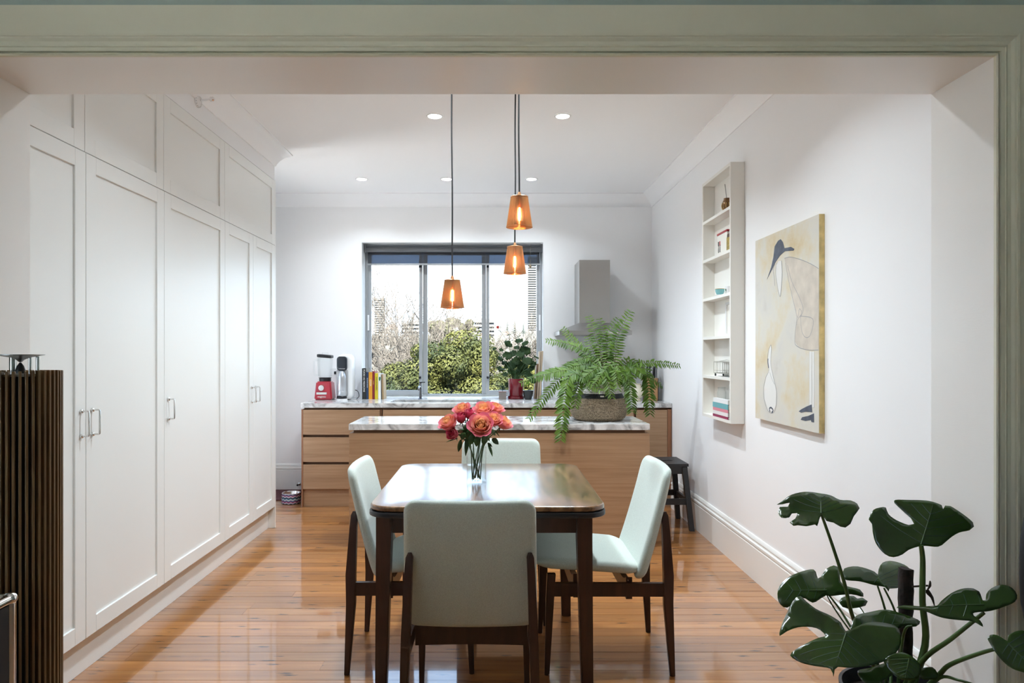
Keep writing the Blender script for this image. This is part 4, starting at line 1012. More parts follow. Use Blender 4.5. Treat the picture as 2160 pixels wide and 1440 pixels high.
def leaf_blade(bm, base, tip, wid, nrm, fold=0.25, n=5):
    base, tip, nrm = Vector(base), Vector(tip), Vector(nrm).normalized(); ax = tip - base; L = ax.length; ax.normalize()
    side = ax.cross(nrm).normalized(); nrm = side.cross(ax).normalized()
    rows = []
    for i in range(n + 1):
        f = i / n; w_ = wid * math.sin(PI * min(1, f * 0.94 + 0.06)) ** 0.8 * (1 - 0.25 * f)
        if i == n: w_ = 0.0004
        c_ = base + ax * (L * f) - nrm * (L * 0.12 * f * f)
        rows.append((bm.verts.new(c_ - side * w_ + nrm * w_ * fold), bm.verts.new(c_), bm.verts.new(c_ + side * w_ + nrm * w_ * fold)))
    for A, B in zip(rows, rows[1:]):
        bm.faces.new((A[0], A[1], B[1], B[0])); bm.faces.new((A[1], A[2], B[2], B[1]))
    return bm
def rose(cx8, cy8, wid8, d, axis, bud, label, leaves):
    px, py = 900 + cx8 / 6.545, 820 + cy8 / 6.545
    c = P(px, py, d); ax = Vector(axis).normalized()
    size = (wid8 / 6.545) * d / F
    sc_ = 1.22 * size / (0.054 if not bud else 0.034)
    base = c - ax * (0.018 * sc_)
    t = thing('rose', base, label, 'rose', 'orange and pink roses in the vase')
    rot = ax.to_track_quat('Z', 'Y').to_matrix().to_4x4()
    for li, (me, cnt) in enumerate(BUD if bud else OPEN):
        for k in range(cnt):
            o = bpy.data.objects.new('petal', me); COL.objects.link(o); o.parent = t
            o.matrix_local = rot @ Matrix.Rotation(2 * PI * k / cnt + li * 0.9 + random.uniform(-0.15, 0.15), 4, 'Z') @ Matrix.Rotation(random.uniform(-0.06, 0.06), 4, 'Y') @ Matrix.Scale(sc_, 4)
            WO[o] = base
    foot = Vector((VX + random.uniform(-0.022, 0.022), VY + random.uniform(-0.022, 0.022), TZ + 0.016))
    neck = Vector((VX + (c.x - VX) * 0.42, VY + (c.y - VY) * 0.42, TZ + VH + 0.004))
    k_ = 0.034 / max(0.034, math.hypot(neck.x - VX, neck.y - VY)); neck.x = VX + (neck.x - VX) * k_; neck.y = VY + (neck.y - VY) * k_
    obj('stem', tube(nb(), smooth_line([foot, neck, base - ax * 0.02, base], 5), 0.0026, 7), M['stem'], t, smooth=60)
    bm = nb()
    for k in range(5):
        a = 2 * PI * k / 5; dv = rot.to_3x3() @ Vector((math.cos(a), math.sin(a), 0))
        leaf_blade(bm, base + ax * 0.001, base + dv * 0.022 * sc_ + ax * (0.004 - 0.012 * (k % 2)), 0.0035, ax, n=3)
    solidify(obj('sepals', bm, M['rose_leaf'], t), 0.0004)
    for fx, fy, tx_, ty_, dd, w_ in leaves:
        b3 = P(900 + fx / 6.545, 820 + fy / 6.545, d + dd * 0.3); t3 = P(900 + tx_ / 6.545, 820 + ty_ / 6.545, d + dd)
        solidify(obj('leaf', leaf_blade(nb(), b3, t3, w_, Vector((0.25, -0.75, 0.6))), M['rose_leaf'], t, smooth=60), 0.0004)
rose(310, 480, 190, 3.085, (-0.45, -0.45, 0.75), False, 'large orange-pink rose at the far left of the bouquet', [(430, 680, 265, 725, 0, 0.004), (470, 700, 440, 880, 0.02, 0.012)])
rose(495, 300, 165, 3.15, (-0.25, -0.45, 0.9), False, 'orange rose at the upper left of the bouquet, behind the pink buds', [(540, 560, 480, 720, 0.02, 0.012)])
rose(470, 400, 115, 3.10, (-0.25, -0.3, 1), True, 'pink rosebud just below the upper left rose', [(560, 620, 545, 930, -0.02, 0.012)])
rose(585, 345, 105, 3.10, (0.15, -0.2, 1), True, 'dark pink rosebud left of the gap in the middle of the bouquet', [(590, 480, 650, 640, -0.02, 0.018), (560, 470, 520, 660, 0.0, 0.016)])
rose(745, 515, 225, 3.045, (0.02, -0.85, 0.5), False, 'large open orange rose in front, facing the viewer', [(700, 650, 690, 800, 0.0, 0.018), (640, 620, 600, 780, 0.0, 0.018), (780, 640, 800, 790, 0.01, 0.016)])
rose(785, 300, 185, 3.15, (-0.1, -0.55, 0.85), False, 'pink and peach rose at the top middle, behind the front rose', [(830, 640, 800, 780, 0.03, 0.012)])
rose(945, 285, 160, 3.19, (0.3, -0.35, 0.9), False, 'pink rose at the top right, rearmost of the bouquet', [(880, 560, 960, 640, 0.02, 0.014), (800, 600, 880, 720, 0.02, 0.014)])
rose(920, 440, 165, 3.075, (0.15, -0.6, 0.75), False, 'orange rose right of the large front rose', [(850, 760, 915, 925, -0.03, 0.008), (840, 745, 905, 795, -0.02, 0.007), (830, 640, 900, 600, 0, 0.008)])
rose(1055, 480, 170, 3.11, (0.6, -0.3, 0.7), False, 'salmon rose at the far right of the bouquet', [(900, 690, 1000, 760, 0.0, 0.017), (950, 590, 1010, 655, 0, 0.003)])
rose(365, 620, 120, 3.065, (-0.5, -0.7, 0.2), True, 'dark crimson rosebud drooping at lower left under the large left rose', [(470, 560, 520, 560, 0, 0.006), (520, 600, 480, 700, 0, 0.016), (540, 480, 600, 620, 0.02, 0.020), (600, 560, 560, 720, 0.02, 0.018)])

# ================================================================== FERN IN BASKET
M['fern'] = leafy('fern_leaf', (0.05, 0.115, 0.012), (0.125, 0.22, 0.020), 0.5, 0.40, tcol=(0.28, 0.42, 0.035)); M['rachis'] = mat('fern_rachis', (0.10, 0.10, 0.03), 0.5)
def woven(name, c1, c2):
    m, n, l, b = _base(name)
    mp = _coords(n, l, (1, 1, 1)); w_ = n.new('ShaderNodeTexNoise'); w_.inputs['Scale'].default_value = 130; w_.inputs['Detail'].default_value = 3
    l.new(mp.outputs[0], w_.inputs['Vector']); r = _ramp(n, [(0.36, c1), (0.62, c2)]); l.new(w_.outputs['Fac'], r.inputs[0]); l.new(r.outputs[0], b.inputs['Base Color']); b.inputs['Roughness'].default_value = 0.85
    bp = n.new('ShaderNodeBump'); bp.inputs['Strength'].default_value = 0.6; bp.inputs['Distance'].default_value = 0.003; l.new(w_.outputs['Fac'], bp.inputs['Height']); l.new(bp.outputs[0], b.inputs['Normal'])
    return m
M['seagrass'] = woven('seagrass_rope', (0.13, 0.095, 0.06), (0.36, 0.28, 0.19)); M['whiterope'] = woven('white_rope', (0.42, 0.40, 0.36), (0.72, 0.70, 0.66)); M['soil'] = mat('dark_soil', (0.025, 0.018, 0.012), 0.95, noise=(40, 0.5))
FX, FY = XD(1263, 5.085), 5.085
t = thing('potted_fern', (FX, FY, ZI), 'large green fern in a woven basket on the island', 'plant')
def rope_rings(r_of, z0_, z1_, step):
    prof = []; z = z0_
    while z < z1_ - step * 0.5:
        for k in range(4):
            a = PI * k / 4 - PI / 2
            prof.append((r_of(z + step * k / 4) + 0.0032 * math.cos(a), z + step * k / 4))
        z += step
    prof.append((r_of(z1_) - 0.002, z1_)); return prof
def rad(z):
    tab = [(0, 0.165), (0.02, 0.192), (0.06, 0.208), (0.10, 0.212), (0.15, 0.198), (0.19, 0.172), (0.24, 0.150), (0.29, 0.140)]
    for (a, ra), (b, rb) in zip(tab, tab[1:]):
        if z <= b: return ra + (rb - ra) * (z - a) / (b - a)
    return tab[-1][1]
low = rope_rings(rad, 0.002, 0.166, 0.0085)
obj('basket', lathe(nb(), [(0, 0.001), (0.150, 0.001)] + low, (FX, FY, ZI), 64, 1.0, 0.86), M['seagrass'], t, smooth=70)
obj('band', lathe(nb(), [(rad(0.166) + 0.0015, 0.1662), (rad(0.198) + 0.0025, 0.198), (rad(0.198) - 0.002, 0.199)], (FX, FY, ZI), 64, 1.0, 0.86), M['black_matte'], t, smooth=40)
up = rope_rings(rad, 0.199, 0.285, 0.0085)
obj('basket_rim', lathe(nb(), up + [(0.128, 0.286), (0.126, 0.24)], (FX, FY, ZI), 64, 1.0, 0.86), M['whiterope'], t, smooth=70)
obj('soil', lathe(nb(), [(0, 0.255), (0.130, 0.25)], (FX, FY, ZI), 32, 1.0, 0.86), M['soil'], t)
bl = obj('maker_tag', bx(FX - 0.014, FX + 0.014, FY - 0.86 * (rad(0.18) + 0.0065), FY - 0.86 * (rad(0.18) + 0.003), ZI + 0.178, ZI + 0.188), M['paper'], t)
def frond(path, L, n, name='frond', droop=0.25, up_=Vector((0, 0, 1))):
    pts = smooth_line(path, 8); m_ = len(pts)
    bm = nb(); tube(bm, pts, [0.0026 * (1 - 0.8 * i / (m_ - 1)) for i in range(m_)], 5)
    fr = obj(name, bm, M['rachis'], t, smooth=60)
    bm = nb(); cum = [0]
    for a, b in zip(pts, pts[1:]): cum.append(cum[-1] + (b - a).length)
    tot = cum[-1]; n = int(n * 1.1)
    for k in range(n):
        f = 0.14 + 0.85 * (k + 0.5) / n; s_ = f * tot
        i = max(j for j in range(m_ - 1) if cum[j] <= s_); q = (s_ - cum[i]) / max(1e-6, cum[i + 1] - cum[i])
        p = pts[i].lerp(pts[i + 1], q); tg = (pts[i + 1] - pts[i]).normalized()
        view = Vector((-p.x, -p.y, H - p.z)).normalized()
        nrm = (up_ * 0.55 + Vector((0, -0.75, 0.1)))
        side = tg.cross(nrm).normalized()
        ln = L * math.sin(PI * min(1, 0.18 + 0.82 * (1 - f) ** 0.75)) ** 0.7 * (0.55 + 0.45 * (1 - f)) + L * 0.10
        for s in (-1, 1):
            dv = (side * s * 0.88 + tg * 0.42 + Vector((0, 0, -droop)) + Vector((random.uniform(-.12, .12), random.uniform(-.2, .2), random.uniform(-.12, .12)))).normalized()
            leaf_blade(bm, p, p + dv * ln * random.uniform(0.85, 1.1), ln * 0.16, nrm + Vector((random.uniform(-.3, .3), 0, random.uniform(-.3, .3))), fold=0.15, n=3)
    solidify(obj('leaflets', bm, M['fern'], fr), 0.0003)
    fr2 = fr
    return fr
def c7(x, y_, d): return P(1100 + x / 3.428, 520 + y_ / 3.428, d)
FR = [((600, 905, 5.08), (560, 720, 5.10), (482, 495, 5.14), 0.052, 22), ((620, 900, 5.10), (612, 690, 5.12), (562, 512, 5.16), 0.05, 20), ((640, 905, 5.10), (622, 660, 5.12), (702, 510, 5.10), 0.05, 20),
      ((665, 905, 5.06), (700, 640, 5.05), (795, 457, 5.02), 0.062, 22), ((565, 905, 5.12), (430, 735, 5.16), (293, 585, 5.18), 0.05, 24), ((550, 905, 5.08), (400, 725, 5.06), (172, 675, 5.02), 0.05, 26),
      ((545, 935, 5.02), (340, 890, 4.96), (105, 940, 4.90), 0.065, 22), ((545, 935, 5.12), (250, 890, 5.22), (-10, 990, 5.24), 0.055, 26), ((535, 955, 5.02), (290, 945, 4.98), (48, 1250, 4.93), 0.055, 26),
      ((550, 965, 4.98), (340, 950, 4.82), (282, 1410, 4.70), 0.075, 30), ((720, 925, 5.10), (900, 835, 5.14), (1150, 857, 5.16), 0.05, 28), ((720, 940, 5.10), (880, 905, 5.16), (1025, 1015, 5.22), 0.045, 20),
      ((725, 945, 5.04), (900, 890, 5.06), (930, 1220, 5.08), 0.075, 24), ((700, 950, 4.96), (775, 945, 4.90), (800, 1200, 4.86), 0.065, 20), ((625, 950, 4.95), (610, 935, 4.88), (655, 1095, 4.86), 0.06, 14),
      ((565, 955, 4.97), (470, 950, 4.90), (575, 1045, 4.85), 0.055, 14), ((545, 955, 4.98), (420, 960, 4.90), (385, 1165, 4.84), 0.06, 18), ((550, 940, 5.05), (470, 850, 5.02), (330, 880, 4.97), 0.06, 18),
      ((600, 945, 5.0), (560, 870, 4.95), (430, 960, 4.88), 0.06, 18), ((650, 945, 5.0), (690, 860, 4.96), (770, 1000, 4.88), 0.06, 18), ((700, 930, 5.06), (800, 870, 5.03), (880, 930, 4.98), 0.06, 16),
      ((640, 930, 5.0), (640, 850, 4.96), (560, 980, 4.88), 0.055, 14), ((560, 920, 5.08), (490, 800, 5.06), (400, 830, 5.02), 0.05, 18), ((700, 940, 5.05), (745, 860, 5.02), (745, 1010, 4.90), 0.06, 16),
      ((560, 940, 5.1), (420, 830, 5.14), (270, 900, 5.10), 0.06, 20), ((690, 920, 5.12), (790, 820, 5.14), (900, 905, 5.12), 0.055, 18), ((600, 935, 5.02), (520, 900, 4.94), (470, 1030, 4.86), 0.055, 16),
      ((590, 910, 5.1), (520, 760, 5.12), (470, 640, 5.14), 0.05, 16), ((650, 910, 5.1), (660, 770, 5.1), (700, 640, 5.1), 0.05, 16), ((610, 910, 5.1), (570, 800, 5.1), (600, 620, 5.12), 0.05, 16), ((680, 915, 5.1), (760, 830, 5.1), (830, 860, 5.1), 0.05, 14),
      ((620, 940, 4.98), (600, 900, 4.9), (520, 1010, 4.86), 0.05, 14), ((660, 945, 4.98), (680, 900, 4.9), (700, 1040, 4.86), 0.05, 14), ((560, 930, 5.05), (440, 890, 5.0), (310, 1010, 4.93), 0.055, 18)]
for a, b, c_, L, n in FR:
    A, C_ = c7(*a), c7(*c_); B = c7(*b)
    base = Vector((FX + (A.x - FX) * 0.6, FY + max(-0.08, min(0.08, A.y - FY)), ZI + 0.252))
    frond([base, A.lerp(B, 0.35), B, C_], L * 1.3, n)

# ================================================================== ON THE BACK WORKTOP
DC = 6.50
def cx(px, d=DC): return XD(px, d)
# blender
bxc, byc = cx(686, 6.52), 6.52
t = thing('blender', (bxc, byc, ZTOP), 'red jug blender with square glass jug at the left end of the worktop', 'blender')
hb = 0.175
bm = nb(); hexa(bm, rect4((bxc, byc, ZTOP + 0.001), 0.172, 0.17), rect4((bxc, byc, ZTOP + hb), 0.140, 0.14)); bmesh.ops.bevel(bm, geom=list(bm.edges), offset=0.012, segments=3, affect='EDGES')
obj('motor_base', bm, M['red'], t, smooth=50)
fyb = byc - 0.079
obj('dial', lathe(nb(), [(0, -0.016), (0.026, -0.014), (0.029, 0.0), (0, 0.0)], (bxc - 0.016, fyb, ZTOP + 0.115), 28, axis='Y'), M['nickel'], t, smooth=40)
obj('button_bar', bx(bxc - 0.062, bxc + 0.036, fyb - 0.008, fyb + 0.004, ZTOP + 0.052, ZTOP + 0.074, 0.002), M['nickel'], t)
text_mesh('lettering', 'magimix', 0.024, M['print_white'], t, (bxc - 0.012, byc - 0.0865, ZTOP + 0.032), (PI / 2 - 0.09, 0, 0))
bm = nb(); lathe(bm, [(0.050, hb - 0.002), (0.056, hb + 0.004), (0.056, hb + 0.030), (0.064, hb + 0.036), (0, hb + 0.036)], (bxc, byc, ZTOP), 24)
obj('collar', bm, M['black'], t, smooth=40)
bm = nb(); z0_, z1_ = ZTOP + hb + 0.034, ZTOP + 0.400
hexa(bm, rect4((bxc, byc, z0_), 0.112, 0.112), rect4((bxc, byc, z1_), 0.132, 0.132)); bmesh.ops.bevel(bm, geom=list(bm.edges), offset=0.014, segments=3, affect='EDGES')
obj('jug', bm, M['clear'], t, smooth=50)
bm = nb(); hexa(bm, rect4((bxc, byc, z0_ + 0.004), 0.100, 0.100), rect4((bxc, byc, z1_ - 0.002), 0.122, 0.122)); obj('jug_inside', bm, M['clear'], t)
obj('jug_handle', tube(nb(), smooth_line([(bxc - 0.060, byc, z1_ - 0.025), (bxc - 0.100, byc, z1_ - 0.030), (bxc - 0.106, byc, z1_ - 0.07), (bxc - 0.104, byc, z0_ + 0.04), (bxc - 0.092, byc, z0_ + 0.022), (bxc - 0.057, byc, z0_ + 0.026)]), 0.008, 10), M['clear'], t, smooth=60)
bm = slab(nb(), 0.138, 0.138, 0.030, 0.03, 0.008, lambda u, v, w_: Vector((bxc + u, byc + v, z1_ + 0.014 + w_ + u * -0.08)), rings=3)
lid = obj('lid', bm, M['black'], t, smooth=50)
obj('lid_cap', lathe(nb(), [(0.030, 0), (0.032, 0.010), (0.026, 0.020), (0, 0.020)], (bxc, byc, z1_ + 0.029), 20), M['clear'], lid, smooth=40)
# soda maker
sxc, syc = cx(731, 6.53), 6.53
t = thing('soda_maker', (sxc, syc, ZTOP), 'white sparkling water maker with silver bottle beside the red blender', 'appliance')
def soda(u, v, w_): return Vector((sxc + u * (1 - 0.12 * max(0, v)), syc + w_ , ZTOP + 0.218 + v))
bm = slab(nb(), 0.142, 0.432, 0.17, 0.055, 0.03, soda, rings=3); obj('housing', bm, M['white'], t, smooth=50)
bm = slab(nb(), 0.098, 0.135, 0.05, 0.03, 0.014, lambda u, v, w_: Vector((sxc - 0.022 + u, syc - 0.088 + w_, ZTOP + 0.345 + v)), rings=3); obj('head', bm, mat('gloss_charcoal', (0.02, 0.024, 0.032), 0.12), t, smooth=50)
text_mesh('lettering', 'sodastream', 0.013, M['print_white'], t, (sxc - 0.020, syc - 0.1145, ZTOP + 0.297), (PI / 2, 0, 0))
bm = slab(nb(), 0.114, 0.270, 0.010, 0.03, 0.003, lambda u, v, w_: Vector((sxc - 0.022 + u, syc - 0.084 + w_, ZTOP + 0.160 + v)), rings=3); obj('niche', bm, mat('shadow_niche', (0.45, 0.45, 0.46), 0.4), t, smooth=50)
obj('bottle', lathe(nb(), [(0, 0.042), (0.038, 0.042), (0.041, 0.052), (0.041, 0.085), (0.0395, 0.088), (0.041, 0.091), (0.041, 0.215), (0.034, 0.245), (0.018, 0.268), (0.018, 0.275), (0, 0.275)], (sxc - 0.022, syc - 0.105, ZTOP), 28), mat('silver_bottle', (0.56, 0.58, 0.61), 0.28, 0.7), t, smooth=40)
obj('drip_tray', lathe(nb(), [(0, 0.0), (0.048, 0.0), (0.048, 0.020), (0.044, 0.024), (0, 0.020)], (sxc - 0.022, syc - 0.105, ZTOP + 0.0155), 28), M['black'], t, smooth=40)
obj('foot', lathe(nb(), [(0, 0.0), (0.052, 0.0), (0.052, 0.015), (0, 0.015)], (sxc - 0.022, syc - 0.100, ZTOP + 0.0004), 28), M['white'], t, smooth=40)
obj('power_cord', tube(nb(), smooth_line([(sxc + 0.06, syc + 0.06, ZTOP + 0.09), (sxc + 0.10, syc + 0.04, ZTOP + 0.075), (sxc + 0.115, syc + 0.02, ZTOP + 0.03), (sxc + 0.09, syc + 0.03, ZTOP + 0.004)]), 0.0035, 8), M['black'], t, smooth=60)
# power point
ox, oz = XD(709, YB), ZD(784, YB)
t = thing('power_point', (ox, YB, oz), 'white wall socket with black plug behind the soda maker', 'socket')
obj('plate', bx(ox - 0.058, ox + 0.058, YB - 0.009, YB - 0.0005, oz - 0.037, oz + 0.037, 0.003), M['white'], t)
for s in (-1, 1): obj('switch', bx(ox + s * 0.036 - 0.006, ox + s * 0.036 + 0.006, YB - 0.012, YB - 0.0095, oz + 0.012, oz + 0.026, 0.001), M['white'], t)
obj('plug', bx(ox - 0.012, ox + 0.016, YB - 0.045, YB - 0.0095, oz - 0.024, oz + 0.006, 0.005), M['black'], t)
# books upright
def shelf_book(pxa, pxb, pytop, col, label, title=None, tcol=None, lean=0.0, depth=0.16, d=6.56, sub=None):
    xa, xb = XD(pxa, d), XD(pxb, d); h_ = ZD(pytop, d) - ZTOP
    t = thing('cook_book', ((xa + xb) / 2, d + depth / 2, ZTOP), label, 'book', 'upright cook books by the window')
    bm = nb(); g = 0.0006; xa += g; xb -= g; c_ = 0.0022
    box(bm, xa, xa + c_, d, d + depth, ZTOP + 0.0006, ZTOP + h_); box(bm, xb - c_, xb, d, d + depth, ZTOP + 0.0006, ZTOP + h_); box(bm, xa + c_, xb - c_, d, d + c_, ZTOP + 0.0006, ZTOP + h_)
    o = obj('cover', bm, mat('book_cover', col, 0.4), t)
    obj('pages', bx(xa + c_ + 0.0002, xb - c_ - 0.0002, d + c_ + 0.0002, d + depth - 0.004, ZTOP + 0.003, ZTOP + h_ - 0.003), M['paper'], t)
    if title: text_mesh('title', title, (xb - xa) * 0.62, tcol, t, ((xa + xb) / 2, d - 0.0005, ZTOP + h_ * 0.60), (PI / 2, PI / 2, 0))
    if sub: text_mesh('subtitle', sub, (xb - xa) * 0.34, tcol, t, ((xa + xb) / 2, d - 0.0005, ZTOP + h_ * 0.22), (PI / 2, PI / 2, 0))
    if lean: t.rotation_euler = (0, lean, 0)
    return t
ylw = mat('print_yellow', (0.7, 0.5, 0.1), 0.6)
shelf_book(763.5, 772.2, 776.5, (0.018, 0.018, 0.016), 'tall black cook book at the left end of the upright row', 'FOOD AS MEDICINE', M['print_white'], depth=0.2)
shelf_book(772.4, 777.4, 784.5, (0.02, 0.04, 0.10), 'navy blue book between the black and orange ones', 'the family kitchen', M['print_white'])
shelf_book(777.6, 785.4, 784.5, (0.70, 0.30, 0.02), 'orange book between the navy and maroon ones', 'COOK', M['print_white'])
shelf_book(785.6, 790.4, 783.0, (0.22, 0.012, 0.02), 'maroon book between the orange and yellow ones', 'recipes', ylw)
shelf_book(790.6, 797.4, 787.0, (0.62, 0.48, 0.02), 'yellow book in the upright row, left of the white one', 'WALLFLOWERS', M['ink'])
b_ = shelf_book(797.6, 803.6, 787.5, (0.78, 0.77, 0.74), 'white book with dark leaf print on its spine', None, None)
lp = P(800.6, 797, 6.558)
solidify(obj('leaf_print', leaf_blade(nb(), lp + Vector((0, -0.0012, -0.028)), lp + Vector((0.003, -0.0012, 0.028)), 0.010, Vector((0, -1, 0)), fold=0.0), M['green_ink'], b_), 0.0003)
bt = shelf_book(806.2, 810.0, 789.0, (0.36, 0.24, 0.12), 'tan book leaning at the right end of the upright row', lean=-0.035)
# geranium
M['geranium'] = leafy('geranium_leaf', (0.012, 0.030, 0.008), (0.028, 0.058, 0.014), 0.65, 0.12, tcol=(0.10, 0.20, 0.03), spec=0.2); M['glaze_red'] = mat('dark_red_glaze', (0.16, 0.008, 0.014), 0.15, coat=0.5)
gx, gyy = XD(1088, 6.62), 6.62
t = thing('geranium_plant', (gx, gyy, ZTOP), 'leafy dark green geranium in a dark red glazed pot by the window', 'plant')
obj('saucer', lathe(nb(), [(0, 0.0006), (0.078, 0.0006), (0.083, 0.004), (0.085, 0.026), (0.080, 0.026), (0.077, 0.010), (0, 0.010)], (gx, gyy, ZTOP), 32), M['glaze_red'], t, smooth=40)
obj('pot', lathe(nb(), [(0, 0.0105), (0.066, 0.0105), (0.070, 0.02), (0.075, 0.195), (0.071, 0.195), (0.068, 0.18), (0, 0.18)], (gx, gyy, ZTOP), 32), M['glaze_red'], t, smooth=40)
obj('soil', lathe(nb(), [(0, 0.185), (0.0675, 0.183)], (gx, gyy, ZTOP), 20), M['soil'], t)
def round_leaf(bm, c_, r, nrm, cup=0.18):
    nrm = Vector(nrm).normalized(); u = nrm.orthogonal().normalized(); v = nrm.cross(u); c_ = Vector(c_)
    ctr = bm.verts.new(c_ - nrm * r * cup); N = 24; ra, rb = [], []
    ph = random.uniform(0, 6)
    for k in range(N):
        a = 2 * PI * k / N; q = r * (1 + 0.09 * math.cos(a * 7 + ph)) * (0.55 if k == 0 else 1)
        ra.append(bm.verts.new(c_ + (u * math.cos(a) + v * math.sin(a)) * q * 0.55 - nrm * r * cup * 0.4))
        rb.append(bm.verts.new(c_ + (u * math.cos(a) + v * math.sin(a)) * q + nrm * r * 0.12 * math.sin(a * 3.0 + ph)))
    for k in range(N):
        j = (k + 1) % N
        bm.faces.new((ctr, ra[k], ra[j])); bm.faces.new((ra[k], rb[k], rb[j], ra[j]))
    return bm
GL = [(430, 285, 55, 0.1), (590, 315, 52, 0.1), (420, 440, 95, .6), (600, 385, 80, .5), (700, 430, 75, .6), (700, 550, 120, .7), (620, 610, 90, .6), (400, 640, 100, .7), (285, 690, 70, .6), (500, 600, 80, .7), (890, 665, 58, .3), (740, 730, 105, .7),
      (830, 770, 80, .6), (450, 810, 120, .8), (285, 860, 70, .6), (600, 800, 110, .8), (370, 950, 60, .6), (480, 920, 80, .7), (600, 910, 95, .8), (720, 930, 100, .8), (810, 850, 80, .6), (550, 730, 100, .8), (670, 820, 110, .8), (780, 990, 80, .7), (830, 1060, 75, .7), (400, 1130, 55, .9), (560, 500, 60, .5), (660, 680, 80, .6), (350, 760, 60, .6), (180, 520, 45, .6), (300, 540, 50, .6)]
stems = nb(); root = Vector((gx, gyy, ZTOP + 0.185))
for x8, y8, r8, fc in GL:
    px, py = 1020 + x8 / 8, 670 + y8 / 8
    dd = max(6.46, min(6.80, 6.62 + random.uniform(-0.12, 0.14)))
    if px > 1112: dd = 6.455
    c_ = P(px, py, dd); r = r8 / 8 * dd / F * 0.62
    n_ = Vector((random.uniform(-.5, .5), -fc, 0.9 - 0.5 * fc)); 
    solidify(obj('leaf', round_leaf(nb(), c_, r * 1.35, n_), M['geranium'], t, smooth=70), 0.0005)
    mid = root.lerp(c_, 0.5) + Vector((0, 0, 0.03))
    tube(stems, smooth_line([root + Vector((random.uniform(-.03, .03), random.uniform(-.03, .03), -0.005)), mid, c_], 3), 0.0022, 5)
obj('stems', stems, M['stem'], t, smooth=60)
fl = P(1050, 690, 6.60); k0 = P(1066, 714, 6.62)
obj('flower_stalk', tube(nb(), smooth_line([root, P(1078, 745, 6.62), k0, P(1054, 697, 6.60), fl], 4), 0.0016, 5), M['stem'], t, smooth=60)
M['flower_red'] = leafy('geranium_flower', (0.55, 0.02, 0.02), (0.70, 0.05, 0.04), 0.5, 0.3)
for k in range(5):
    a = 2 * PI * k / 5; dv = Vector((math.cos(a), -0.3, math.sin(a))) * 0.016
    solidify(obj('flower_petal', leaf_blade(nb(), fl, fl + dv, 0.008, Vector((0, -1, 0.2)), n=4), M['flower_red'], t, smooth=60), 0.0005)
for px, py in ((1055, 693), (1052, 697), (1056, 699)): obj('flower_bud', lathe(nb(), [(0, -0.005), (0.004, 0), (0, 0.006)], P(px, py, 6.60), 8), M['stem'], t, smooth=60)
# small succulent in a tile-patterned cube pot
def tiles():
    m, n, l, b = _base('patterned_tile'); mp = _coords(n, l, (85, 85, 85)); c_ = n.new('ShaderNodeTexVoronoi'); l.new(mp.outputs[0], c_.inputs['Vector'])
    r = _ramp(n, [(0.25, (0.05, 0.045, 0.05)), (0.6, (0.30, 0.25, 0.22))]); l.new(c_.outputs['Distance'], r.inputs[0]); l.new(r.outputs[0], b.inputs['Base Color']); b.inputs['Roughness'].default_value = 0.3
    return m
px_, py_ = XD(1060, 6.56), 6.56
t = thing('succulent', (px_, py_, ZTOP), 'tiny succulent in a patterned cube pot beside the red pot', 'plant')
obj('pot', bx(px_ - 0.036, px_ + 0.036, py_ - 0.036, py_ + 0.036, ZTOP + 0.0006, ZTOP + 0.070, 0.002), tiles(), t)
obj('pot_rim', bx(px_ - 0.038, px_ + 0.038, py_ - 0.038, py_ + 0.038, ZTOP + 0.0705, ZTOP + 0.076), mat('terracotta_rim', (0.22, 0.10, 0.07), 0.5), t)
for k in range(14):
    a = k * 2.4; h_ = 0.015 + 0.055 * k / 14
    b3 = Vector((px_, py_, ZTOP + 0.076 + h_ * 0.7)); dv = Vector((math.cos(a), math.sin(a), 0.25 + 0.04 * k)) * (0.038 - 0.001 * k)
    solidify(obj('leaf', leaf_blade(nb(), b3, b3 + dv, 0.008, Vector((0, 0, 1)), n=4), M['geranium'], t, smooth=60), 0.002)
obj('stem', tube(nb(), [(px_, py_, ZTOP + 0.074), (px_, py_, ZTOP + 0.13)], 0.003, 6), M['stem'], t)
# dark pot right of the geranium
kx, ky = XD(1114, 6.52), 6.52
t = thing('dark_bowl', (kx, ky, ZTOP), 'dark glazed bowl between the red pot and the chopping boards', 'bowl')
obj('bowl', lathe(nb(), [(0, 0.0006), (0.030, 0.0006), (0.034, 0.006), (0.046, 0.05), (0.050, 0.082), (0.047, 0.082), (0.042, 0.045), (0, 0.012)], (kx, ky, ZTOP), 28), mat('black_glaze', (0.012, 0.014, 0.014), 0.2), t, smooth=40)
obj('bowl_rim', lathe(nb(), [(0.0468, 0.0822), (0.0505, 0.0822), (0.0505, 0.086), (0.0468, 0.086), (0.0468, 0.0822)], (kx, ky, ZTOP), 28), M['black'], t, smooth=40)
